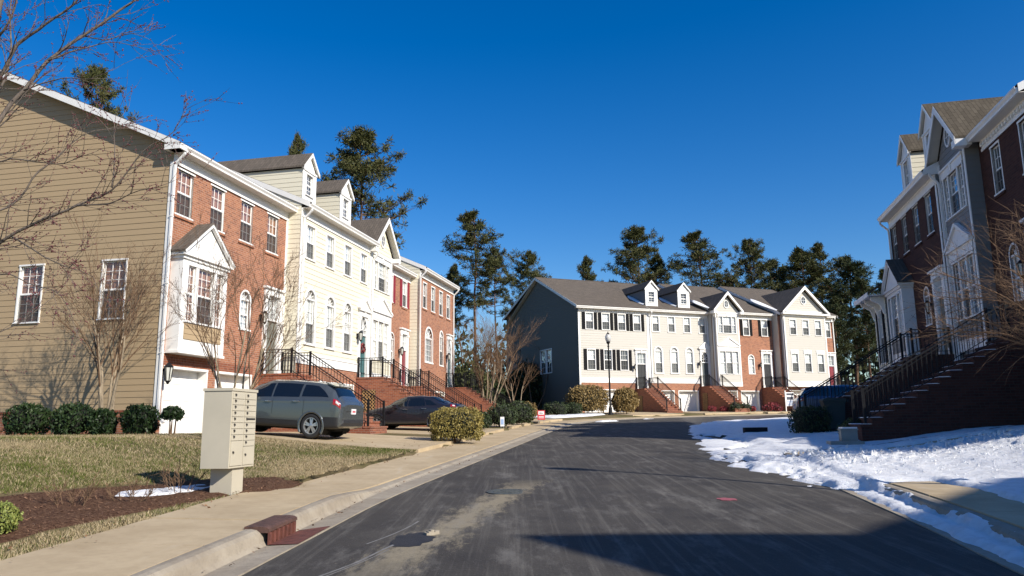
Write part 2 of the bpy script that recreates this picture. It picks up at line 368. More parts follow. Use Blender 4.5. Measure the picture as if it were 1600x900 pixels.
# ------------------------------------------------------------------ road
def resample(line, n):
    L = [0]
    for a, b in zip(line[:-1], line[1:]): L.append(L[-1]+(b-a).length)
    out = []
    for k in range(n):
        s = L[-1]*k/(n-1); i = 0
        while i < len(L)-2 and L[i+1] < s: i += 1
        out.append(line[i].lerp(line[i+1], (s-L[i])/max(1e-6, L[i+1]-L[i])))
    return out
N = 200; a_, b_ = resample(EL, N), resample(ER, N); mb = MB(); W = 9
for i in range(N):
    for k in range(W):
        p = a_[i].lerp(b_[i], k/(W-1)); u = k/(W-1)
        mb.v.append((p.x, p.y, float(zr(p.y)) + .07*(1-(2*u-1)**2)*1.0 - .015))
mb.f = [(i*W+k, i*W+k+1, (i+1)*W+k+1, (i+1)*W+k) for i in range(N-1) for k in range(W-1)]
struct(obj('road', mb, 'asphalt', smooth=True))

# kerbs with gutter pan: separate poured lengths
def normals(line):
    out = []
    for i, p in enumerate(line):
        d = (line[min(i+1,len(line)-1)] - line[max(i-1,0)]).normalized(); out.append(Vector((-d.y, d.x)))
    return out
def curb_profile(h):
    return [(0, 0.), (.36, -.018 + .02*(1-h)), (.40, .015*h + .01), (.43, .1*h + .015), (.47, .128*h + .018), (.53, .136*h + .02), (.60, .132*h + .022), (.60, -.2), (0, -.2)]
def make_curb(line, side, y0, y1, seg, hfun, parent, skip=None):
    L = resample(line, int(sum((b-a).length for a, b in zip(line[:-1], line[1:]))/.75)); nn = normals(L); i = 0
    k = seg
    while i < len(L)-1:
        j = min(i+k, len(L)-1)
        if L[i].y > y0 and L[j].y < y1:
            if not (skip and skip(L[i], L[j])):
                mb = MB(); prof_n = len(curb_profile(1))
                for q in range(i, j+1):
                    p, n = L[q].copy(), nn[q]*side
                    if q == i: p = p.lerp(L[q+1], .012)
                    if q == j: p = p.lerp(L[q-1], .012)
                    for o, z in curb_profile(hfun(p.y)):
                        mb.v.append((p.x+n.x*o, p.y+n.y*o, float(zr(p.y))+z))
                for q in range(j-i):
                    for e in range(prof_n):
                        mb.f.append((q*prof_n+e, q*prof_n+(e+1)%prof_n, (q+1)*prof_n+(e+1)%prof_n, (q+1)*prof_n+e))
                mb.f.append(tuple(range(prof_n))); mb.f.append(tuple((j-i)*prof_n+e for e in range(prof_n-1,-1,-1)))
                obj('curb_length', mb, 'curb_concrete', parent)
        i = j
def hl(y): return 1 - .86*sstep(11.3, 13.4, y)
def hr(y): return 1 - .5*sstep(11.5, 14, y)
curb = struct(obj('curb', MB().box(-3.3,-3.1,-40.2,-40,-.8,-.6), 'curb_concrete'))
make_curb(EL, 1, -32, 90, 4, hl, curb); make_curb(ER, -1, -32, 90, 4, hr, curb)

# sidewalk slabs, each its own
walk = struct(obj('sidewalk', MB().box(-4.3,-3.8,-42,-41.5,-.8,-.6), 'concrete'))
def slabs(line, side, y0, y1, o0, o1, zh, step=2, lift=0.):
    L = resample(line, int(sum((b-a).length for a, b in zip(line[:-1], line[1:]))/.75)); nn = normals(L)
    for i in range(0, len(L)-step, step):
        if not (y0 < L[i].y < y1): continue
        mb = MB(); rows = []
        dz = random.uniform(-.004, .004)
        for q in range(i, i+step+1):
            p, n = L[q].copy(), nn[q]*side
            if q == i: p = p.lerp(L[q+1], .014)
            if q == i+step: p = p.lerp(L[q-1], .014)
            r = []
            for o in (o0, o1):
                r.append((p.x+n.x*o, p.y+n.y*o, float(zr(p.y)) + zh(p.y) + .02*(o-o0) + dz))
            rows.append(r)
        top = [p for r in rows for p in r]; bot = [(x, y, z-.14) for x, y, z in top]; m_ = len(top)
        mb.v = top + bot
        for q in range(step):
            a0, a1, b0, b1 = 2*q, 2*q+1, 2*q+2, 2*q+3
            mb.f += [(a0,a1,b1,b0), (a0+m_,b0+m_,b1+m_,a1+m_), (a0,b0,b0+m_,a0+m_), (a1,a1+m_,b1+m_,b1)]
        mb.f += [(0,m_,m_+1,1), (m_-2,m_-1,2*m_-1,2*m_-2)]
        obj('slab', mb, 'concrete', walk)
random.seed(3)
slabs(EL, 1, -30, 75, .615, 2.03, lambda y: .02+.115*hl(y)+.02)
slabs(ER, -1, -30, 75, .615, 1.95, lambda y: .02+.13*hr(y)+.02)

# ------------------------------------------------------------------ left driveways (level with the garage slabs, falling to the walk)
LA = R(12.4); LD = Vector((math.sin(LA), math.cos(LA))); LN = Vector((LD.y, -LD.x)); LP = Vector((-10.8, 23.3))
RA = R(13.0); RD = Vector((math.sin(RA), math.cos(RA))); RN = Vector((-RD.y, RD.x)); RP = Vector((14.4, 22.5))
FA = R(22.0); FD = Vector((math.cos(FA), math.sin(FA))); FN = Vector((FD.y, -FD.x)); FP = Vector((5.4, 62.0))
def sheet(name, P, D, Nn, s0, s1, o0, o1f, mat, lift=.02, ds=.6, hfix=None):
    """ground-hugging sheet in (s,off) of a row; o1f(s) gives its outer end"""
    ns = max(2, int((s1-s0)/ds)+1); no = 16; mb = MB(); pts = []
    for i in range(ns):
        s = lerp(s0, s1, i/(ns-1)); o1 = o1f(s)
        for k in range(no):
            q = P + D*s + Nn*lerp(o0, o1, k/(no-1)); pts.append((q.x, q.y))
    A_ = np.array(pts); z = Hn(A_[:,0], A_[:,1], False) + lift
    n = len(pts); mb.v = [(x, y, float(h)) for (x, y), h in zip(pts, z)] + [(x, y, float(h)-.1-lift) for (x, y), h in zip(pts, z)]
    for i in range(ns-1):
        for k in range(no-1):
            q = (i*no+k, i*no+k+1, (i+1)*no+k+1, (i+1)*no+k); mb.f.append(q if Nn.cross(D) > 0 else q[::-1])
    rim = [i*no for i in range(ns)] + [(ns-1)*no+k for k in range(1, no)] + [i*no+no-1 for i in range(ns-2,-1,-1)] + [k for k in range(no-2,0,-1)]
    for a, b in zip(rim, rim[1:]+rim[:1]): mb.f.append((a, b, b+n, a+n))
    return obj(name, mb, mat, None, smooth=False)
def walk_off(s, P, D, Nn, line, side, target):
    """off at which the row's s-line reaches `target` metres from the road edge"""
    o = 0.
    for _ in range(60):
        q = P + D*s + Nn*o; d = sd1(q.x, q.y, _SL if side > 0 else _SR)*side
        if d <= target: break
        o += max(.05, (d-target)*.7)
    return o
for s0, s1 in ((-.35, 5.35), (7.3, 12.9), (14.8, 19.9), (22.2, 27.0)):
    f = lambda s: walk_off(s, LP, LD, LN, EL2, 1, 2.05)
    sm = (s0+s1)/2
    for a, b in ((s0, sm-.008), (sm+.008, s1)):
        struct(sheet('driveway', LP, LD, LN, a, b, -.2, f, 'concrete', .022))
for s0, s1 in ((.2, 5.0), (6.9, 12.4), (12.9, 18.6), (19.8, 26)):
    f = lambda s: walk_off(s, FP, FD, FN, EL2, 1, 2.05)
    struct(sheet('driveway', FP, FD, FN, s0, s1, -.1, f, 'concrete', .02, 1.2))
for s0, s1 in ((-8.2, -4.2), (-1.3, 3.6), (5.9, 10.4)):
    f = lambda s: walk_off(s, RP, RD, RN, ER2, -1, 2.0)
    struct(sheet('driveway', RP, RD, RN, s0, s1, .8, f, 'concrete', .02, 1.2))

# ------------------------------------------------------------------ mulch bed and its chips
def in_poly(x, y, P):
    c = False; j = len(P)-1
    for i in range(len(P)):
        if (P[i][1] > y) != (P[j][1] > y) and x < (P[j][0]-P[i][0])*(y-P[i][1])/(P[j][1]-P[i][1])+P[i][0]: c = not c
        j = i
    return c
BED = [(-5.3,5.2),(-5.05,7.2),(-4.85,8.9),(-4.5,10.4),(-4.1,11.7),(-3.78,12.1),(-3.72,13.4),(-4.1,14.2),(-4.9,13.7),(-5.5,12.8),(-6.2,11.3),(-6.75,9.6),(-7.2,8),(-7.6,5.2)]
def patch(name, poly, mat, lift, step, amp=.0, nscale=3., edge=.25):
    x0 = min(p[0] for p in poly); x1 = max(p[0] for p in poly); y0 = min(p[1] for p in poly); y1 = max(p[1] for p in poly)
    nx = int((x1-x0)/step)+2; ny = int((y1-y0)/step)+2; px = np.array([x0+i*step for j in range(ny) for i in range(nx)]); py = np.array([y0+j*step for j in range(ny) for i in range(nx)])
    h = Hn(px, py, False); v = []; ins = []
    for x, y, z in zip(px, py, h):
        # distance to the outline
        best = 1e9
        for a, b in zip(poly, poly[1:]+poly[:1]):
            dx, dy = b[0]-a[0], b[1]-a[1]; u = max(0, min(1, ((x-a[0])*dx+(y-a[1])*dy)/(dx*dx+dy*dy))); best = min(best, math.hypot(x-a[0]-u*dx, y-a[1]-u*dy))
        ok = in_poly(x, y, poly); sd = best if ok else -best
        sd += .1*noise.noise((x*2.1, y*2.1, 0.)); ins.append(sd > -step*1.5)
        k = max(0., min(1., (sd+.02)/edge)); v.append((x, y, z - .05 + (lift+.05)*k**.6 + amp*k*noise.fractal((x*nscale, y*nscale, 1.7), .8, 2.1, 4)))
    mb = MB(); mb.v = v
    for j in range(ny-1):
        for i in range(nx-1):
            q = (j*nx+i, j*nx+i+1, (j+1)*nx+i+1, (j+1)*nx+i)
            if all(ins[e] for e in q): mb.f.append(q)
    return obj(name, mb, mat, smooth=True)
struct(patch('mulch_bed', BED, 'mulch', .035, .14, .02))
random.seed(8); mb = MB()
for _ in range(3800):
    x, y = random.uniform(-7.6,-3.7), random.uniform(5.2,14.2)
    if not in_poly(x, y, BED): continue
    z = H(x, y)+.045; a = random.uniform(0, 6.28); l = random.uniform(.008, .028); w_ = random.uniform(.003, .007); tl = random.uniform(-.4, .4)
    d = Vector((math.cos(a), math.sin(a), tl))*l; e = Vector((-math.sin(a), math.cos(a), random.uniform(-.5,.5)))*w_; p = Vector((x, y, z))
    mb.quad(p-d-e, p+d-e, p+d+e, p-d+e)
for _ in range(1500):
    x, y = random.uniform(-7.8,-3.6), random.uniform(5.0,14.6)
    if not in_poly(x, y, BED) or noise.noise((x*.9, y*.9, 4.)) < -.05: continue
    z = H(x, y)+.04; a = random.uniform(0, 6.28); l = random.uniform(.03, .08); p = Vector((x, y, z)); d = Vector((math.cos(a)*l, math.sin(a)*l, random.uniform(.0, .05))); e = Vector((-math.sin(a), math.cos(a), 0))*.004
    mb.quad(p-e, p+e, p+d+e*.3, p+d-e*.3)
stuff(obj('mulch_chips', mb, 'mulch_chip'), 'brown bark chips scattered over the planting bed', 'mulch')

# ------------------------------------------------------------------ lawn grass
def np_in_poly(X, Y, P):
    c = np.zeros(X.shape, bool); j = len(P)-1
    for i in range(len(P)):
        k = ((P[i][1] > Y) != (P[j][1] > Y)) & (X < (P[j][0]-P[i][0])*(Y-P[i][1])/(P[j][1]-P[i][1]+1e-12)+P[i][0]); c ^= k; j = i
    return c
rng = np.random.default_rng(5)
def grass(n, x0, x1, y0, y1, hmin, hmax, wd):
    X = rng.uniform(x0, x1, n); Y = rng.uniform(y0, y1, n); dl = sdist(X, Y, EL2)
    qs = (X-LP.x)*LD.x+(Y-LP.y)*LD.y; k = (dl > 2.02-.05*np.sin(X*9+Y*7)) & (qs < -.34) & ~np_in_poly(X, Y, BED) & (X > -.78*Y-1.5); X, Y, dl = X[k], Y[k], dl[k]
    cl = np.array([noise.noise((a*3.1, b*3.1, 0.)) for a, b in zip(X, Y)])
    Z = Hn(X, Y, False); n = len(X); a = rng.uniform(0, 6.283, n); h = rng.uniform(hmin, hmax, n)*(1+.7*cl); lean = rng.uniform(0, 1.3, n); b = rng.uniform(0, 6.283, n)
    V = np.zeros((n, 3, 3)); wx, wy = np.cos(a)*wd, np.sin(a)*wd
    V[:,0] = np.stack([X-wx, Y-wy, Z-.004], 1); V[:,1] = np.stack([X+wx, Y+wy, Z-.004], 1)
    V[:,2] = np.stack([X+np.cos(b)*h*lean, Y+np.sin(b)*h*lean, Z+h], 1)
    gm = np.array([noise.noise((p*.4+3, q*.4, 2.)) for p, q in zip(X, Y)])
    band = np.exp(-((dl-5.0)/1.6)**2)*.42*np.clip((16-Y)/5, 0, 1); thr = np.clip(.36+.8*gm+band*1.25+.35*(cl-.1), .03, .92)
    rnd = np.zeros((n, 3, 3), np.float32); rnd[:,:,0] = rng.uniform(0, 1, n)[:,None]; rnd[:,:,1] = thr[:,None]; rnd[:,:,2] = rng.uniform(0, 1, n)[:,None]
    return V.reshape(-1,3), rnd.reshape(-1,3)
parts = [grass(170000, -9.5, -3.0, 5.5, 15, .018, .05, .0045), grass(150000, -17, -1.5, 9, 24.5, .025, .06, .007), grass(60000, -5, -1.8, 12, 22.5, .02, .05, .006)]
V = np.concatenate([p[0] for p in parts]).astype(np.float32); Rn = np.concatenate([p[1] for p in parts]); nv = len(V)
me = bpy.data.meshes.new('grass'); me.vertices.add(nv); me.vertices.foreach_set('co', V.ravel()); me.loops.add(nv); me.loops.foreach_set('vertex_index', np.arange(nv, dtype=np.int32))
me.polygons.add(nv//3); me.polygons.foreach_set('loop_start', np.arange(0, nv, 3, dtype=np.int32)); me.update(calc_edges=True)
at = me.attributes.new('rnd', 'FLOAT_VECTOR', 'POINT'); at.data.foreach_set('vector', Rn.ravel()); me.materials.append(M('grass'))
stuff(link('grass', me), 'dry tan and green winter lawn grass on the left bank', 'grass')

# ------------------------------------------------------------------ snow
def ro(x, y):
    q = Vector((x, y)) - RP; return q.dot(RD), q.dot(RN)
def snow_h(x, y, dr):
    s, o = ro(x, y); n1 = noise.fractal((x*.8, y*.8, 3.), .9, 2.1, 4); n2 = noise.fractal((x*3.3, y*3.3, 9.), .6, 2.1, 3)
    h = .1 + .03*n1 + .012*n2
    bank = math.exp(-((s+7.2)/1.7)**2) * sstep(8.6, 7.2, o) ; lump = abs(noise.fractal((x*2.6, y*2.6, 4.), .7, 2.2, 4)); lump2 = abs(noise.noise((x*7.5, y*7.5, 1.)))
    h += bank*(.02 + .09*lump + .05*lump2 + .04*abs(noise.noise((x*15, y*15, 2.))))
    h += .05*math.exp(-((s+10.6-.25*o)/.5)**2)*(.6+.5*n1)
    # road edge: ragged, melted
    e = dr + .38*noise.fractal((x*1.1, y*1.1, 6.), .8, 2., 4) + (.55*sstep(12.4, 13.4, y)-.1) + (1.15*sstep(13, 18, y))
    h = min(h, -.04 + .32*max(-.3, e)) if e < .5 else h
    # cleared strip of sidewalk near the camera, snow left in the gutter
    if y < 12.8:
        k = sstep(12.8, 11.7, y); strip = -.07 + .125*math.exp(-((dr-.3-.1*n1)/.24)**4) + .03*n2
        h = lerp(h, max(strip, h - .3*sstep(1.5+.12*max(0, 10-y), 1.15+.12*max(0, 10-y), dr+.22*n1)), k)
    # shovelled driveway strip
    k = math.exp(-((s+5.2-.0*o+.25*n1)/.5)**4) * sstep(7.4, 6.2, o+.6*n1); h -= k*.3
    # melted asphalt patches by the road
    if 13 < y < 30: h -= max(0, noise.fractal((x*1.3, y*.9, 12.), .8, 2., 3)-.12)*.45*sstep(1.0, -.2, dr)
    h -= .3*sstep(-.1, -1.0, e)
    return h
def snow_sheet(x0, x1, y0, y1, st):
    nx, ny = int((x1-x0)/st)+1, int((y1-y0)/st)+1
    px = np.array([x0+i*st for j in range(ny) for i in range(nx)]); py = np.array([y0+j*st for j in range(ny) for i in range(nx)])
    dr = -sdist(px, py, ER2); base = Hn(px, py, False)
    v = []; ok = []
    for x, y, d, z in zip(px, py, dr, base):
        if d < -2.4: v.append((x, y, z-.3)); ok.append(False); continue
        if d > 0 and d < 1.6: z = float(zr(y)) + .012 + .14*hr(y)*sstep(.37, .48, d) + .02*sstep(1., 1.6, d)
        h = snow_h(x, y, d); s, o = ro(x, y)
        v.append((x, y, z + h - .02)); ok.append(h > -.12 and o > -.4)
    mb = MB(); mb.v = v
    for j in range(ny-1):
        for i in range(nx-1):
            q = (j*nx+i, j*nx+i+1, (j+1)*nx+i+1, (j+1)*nx+i)
            if sum(ok[e] for e in q) >= 4: mb.f.append(q)
    return mb
mb = snow_sheet(3.6, 13.5, 5, 19.4, .06); s_ = struct(obj('snow_bank', mb, 'snow', smooth=True))
mb = snow_sheet(4.4, 22, 19.4, 46, .22); s_ = struct(obj('snow_field', mb, 'snow', smooth=True))
# broken lumps thrown up by the shovel
random.seed(21); mb = MB()
_ico = [Vector(p).normalized() for p in ((0,1,1.618),(0,-1,1.618),(0,1,-1.618),(0,-1,-1.618),(1,1.618,0),(-1,1.618,0),(1,-1.618,0),(-1,-1.618,0),(1.618,0,1),(-1.618,0,1),(1.618,0,-1),(-1.618,0,-1))]
_icf = [(0,1,8),(0,8,4),(0,4,5),(0,5,9),(0,9,1),(1,6,8),(8,6,10),(8,10,4),(4,10,2),(4,2,5),(5,2,11),(5,11,9),(9,11,7),(9,7,1),(1,7,6),(3,6,7),(3,7,11),(3,11,2),(3,2,10),(3,10,6)]
def lump(x, y, z, r, flat):
    e = Euler((random.uniform(0,6),random.uniform(0,6),random.uniform(0,6))).to_matrix(); sx, sy, sz = random.uniform(.6,1.5), random.uniform(.5,1.1), random.uniform(.3,.8)
    mb.add([(e @ Vector((p.x*sx, p.y*sy, p.z*sz)))*r*random.uniform(.75,1.2)*Vector((1,1,1)).x + Vector((x, y, z)) if not flat else Vector((p.x*r*sx*1.4*random.uniform(.8,1.2)+x, p.y*r*random.uniform(.8,1.2)+y, p.z*r*.35+z)) for p in _ico], _icf)
for _ in range(800):
    s = random.gauss(-6.6, 1.0); o = random.uniform(-1, 8.8); q = RP + RD*s + RN*o
    r = random.choice((.015, .02, .025, .03, .035, .045, .06))*random.uniform(.7, 1.2)*(.75 if o > 7 else 1)
    n1 = noise.fractal((q.x*.8, q.y*.8, 3.), .9, 2.1, 4); dr = -sd1(q.x, q.y, _SR)
    if dr < .1: continue
    lump(q.x, q.y, H(q.x, q.y) + snow_h(q.x, q.y, dr) - .02 + r*.1, r, False)
for _ in range(3500):
    s = random.gauss(-7.6, 1.7); o = random.uniform(-1.5, 9.4); q = RP + RD*s + RN*o; dr = -sd1(q.x, q.y, _SR)
    if dr < -.2 or q.y > 19: continue
    h_ = snow_h(q.x, q.y, dr)
    if h_ > .02: lump(q.x, q.y, (H(q.x, q.y) if dr > 1.6 else float(zr(q.y)) + .012 + .14*hr(q.y)*sstep(.37, .48, dr) + .02*sstep(1., 1.6, dr)) + h_ - .02, random.uniform(.008, .024), False)
for k in range(150):
    y = random.uniform(12.5, 28); x = 5.3 + (y-12)*.145 + random.uniform(-.5, 1.1); lump(x, y, float(zr(y)) + .05, random.uniform(.015, .05), True)
stuff(obj('snow_lumps', mb, 'snow'), 'broken lumps of shovelled snow along the right kerb', 'snow')
tag(patch('snow_patch', [(-5.5,10.5),(-5.1,11.0),(-4.75,11.7),(-4.6,12.35),(-4.95,12.5),(-5.2,12.1),(-5.45,11.6),(-5.7,11.2)], 'snow', .05, .05, .015, 4., .12), 'white leftover snow patch on the mulch behind the mailbox post', 'snow patch')
tag(patch('snow_patch', [(2.6,49.5),(5.2,53.4),(6.8,56.6),(6.0,57.3),(3.6,54.8),(1.2,51.2)], 'snow', .09, .15, .03, 2.), 'long white snow patch beside the golden round hedges', 'snow patch')
tag(patch('snow_patch', [(5.3,46.2),(6.3,46.6),(6.6,47.3),(5.6,47.2),(4.9,46.7)], 'snow', .09, .07, .04, 3.), 'small snow heap left at the edge of the bend', 'snow patch')
tag(patch('snow_patch', [(8.3,50.2),(9.2,50.5),(9.4,51.2),(8.5,51)], 'snow', .05, .07, .03, 3.), 'thin snow remnant on the shaded asphalt of the bend', 'snow patch')

plain('dead_leaf', (.16, .08, .035), .85, .6, 40)
random.seed(44); mb = MB()
for _ in range(420):
    y = random.uniform(6, 24); o = random.choice((random.uniform(.2,.4), random.uniform(2.05,6), random.uniform(2.05,6), random.uniform(2.05,3.0), random.uniform(2.05,3.0), random.uniform(1.7,2.03))); x = None
    for a, b in zip(EL2[:-1], EL2[1:]):
        if a.y <= y < b.y: x = lerp(a.x, b.x, (y-a.y)/(b.y-a.y)) - o
    z = (float(zr(y))+.012 if o < .45 else float(zr(y))+.045+.115*hl(y)+.02*(o-.6) if o < 2.03 else H(x, y)+.03); e = Euler((random.uniform(-.5,.5), random.uniform(-.5,.5), random.uniform(0,6))).to_matrix(); r = random.uniform(.008,.02); u_, v_ = e @ Vector((r*1.5,0,.2*r)), e @ Vector((0,r*.8,.3*r)); p = Vector((x, y, z+.006)); mb.quad(p-u_, p-v_, p+u_, p+v_)
stuff(obj('fallen_leaves', mb, 'dead_leaf'), 'small brown fallen leaves on the left lawn and sidewalk', 'leaves')
# ------------------------------------------------------------------ wall builder
def half_w(h, z):
    """x-interval of an opening at height z (None when z is outside)"""
    x0, x1, z0, z1, arch = h
    if z < z0-1e-6: return None
    if z <= z1+1e-6: return (x0, x1)
    if arch and z < z1 + arch - 1e-6:
        c, a = (x0+x1)/2, (x1-x0)/2; k = math.sqrt(max(0, 1-((z-z1)/arch)**2)); return (c-a*k, c+a*k)
    return None
def top_of(h): return h[3] + (h[4] or 0)
def wall_rows(x0f, x1f, z0, z1, holes, expo=None):
    zs = {round(z0,4), round(z1,4)}
    if expo:
        z = z0
        while z < z1: zs.add(round(z,4)); z += expo
    for h in holes:
        zs |= {round(h[2],4), round(h[3],4)}
        if h[4]: zs |= {round(h[3]+h[4]*math.sin(math.pi/2*k/7),4) for k in range(8)}
    zs = sorted(z for z in zs if z0-1e-5 <= z <= z1+1e-5); rows = []
    for za, zb in zip(zs[:-1], zs[1:]):
        if zb-za < 1e-3: continue
        cut = []
        for h in holes:
            if h[2] <= za+1e-5 and top_of(h) >= zb-1e-5:
                lo = half_w(h, za+1e-5); hi = half_w(h, zb-1e-5) or ((h[0]+h[1])/2,)*2
                if lo: cut.append((lo, hi))
        cut.sort(); a0, a1 = x0f(za), x0f(zb); segs = []
        for lo, hi in cut: segs.append((a0, a1, lo[0], hi[0])); a0, a1 = lo[1], hi[1]
        segs.append((a0, a1, x1f(za), x1f(zb))); rows.append((za, zb, segs))
    return rows
def wall_mesh(x0f, x1f, z0, z1, holes, expo, amp, fn, depth=.12):
    """fn(u, d, z): u along the wall, d depth inwards"""
    if not callable(x0f): c0 = x0f; x0f = lambda z: c0
    if not callable(x1f): c1 = x1f; x1f = lambda z: c1
    mb = MB()
    def prof(z):
        if not expo: return 0.
        k = ((z-z0)/expo) % 1.; return -amp*(1-k)
    for za, zb, segs in wall_rows(x0f, x1f, z0, z1, holes, expo):
        da, db = prof(za+1e-5), prof(zb-1e-5)
        for p, p1, q, q1 in segs:
            if q-p < 1e-3 and q1-p1 < 1e-3: continue
            mb.quad(fn(p,da,za), fn(q,da,za), fn(q1,db,zb), fn(p1,db,zb))
            if expo and da < -amp*.9: mb.quad(fn(p,0,za), fn(q,0,za), fn(q,da,za), fn(p,da,za))
    for h in holes:
        x0, x1, a, b, ar = h
        pts = [(x0,a),(x1,a),(x1,b)]
        if ar: pts += [((x0+x1)/2+(x1-x0)/2*math.cos(math.pi*k/12), b+ar*math.sin(math.pi*k/12)) for k in range(1,12)]
        pts += [(x0,b)]
        for (u0,v0),(u1,v1) in zip(pts, pts[1:]+pts[:1]): mb.quad(fn(u0,-.004,v0), fn(u0,depth,v0), fn(u1,depth,v1), fn(u1,-.004,v1))
    return mb
FRONT = lambda u, d, z: (u, d, z)
def side_fn(x, sgn): return (lambda u, d, z: (x + (d if sgn < 0 else -d), u, z))

def boards(parent, x0f, x1f, z0, z1, holes, expo, amp, fn, mat):
    if not callable(x0f): c0 = x0f; x0f = lambda z: c0
    if not callable(x1f): c1 = x1f; x1f = lambda z: c1
    cache = {}; z = z0
    while z < z1-.02:
        zb = min(z+expo, z1); pieces = {}
        # group rows of one course into runs that do not touch across openings
        rows = wall_rows(x0f, x1f, z, zb, [h for h in holes if h[2] < zb and top_of(h) > z], None); runs = []
        for za, zc, segs in rows:
            for p, p1, q, q1 in segs:
                if q-p < .02 and q1-p1 < .02: continue
                for r in runs:
                    if abs(r[-1][5]-za) < 1e-4 and min(r[-1][3], q1) - max(r[-1][1], p1) > .01: r.append((p, p1, q, q1, za, zc)); break
                else: runs.append([(p, p1, q, q1, za, zc)])
        for r in runs:
            key = tuple(round(e, 3) for row in r for e in (row[0], row[1], row[2], row[3], row[4]-z, row[5]-z))
            if key not in cache:
                mb = MB()
                for p, p1, q, q1, za, zc in r:
                    da, db = -amp*(1-(za-z)/expo), -amp*(1-(zc-z)/expo)
                    a, b = fn(p,da,za-z), fn(q,da,za-z); c, d = fn(q1,db,zc-z), fn(p1,db,zc-z)
                    mb.quad(a, b, c, d)
                    if za-z < 1e-3: mb.quad(fn(p,.004,za-z), fn(q,.004,za-z), b, a)
                cache[key] = mb.mesh('siding_board', mat)
            link('siding_board', cache[key], parent, (0,0,z))
        z = zb

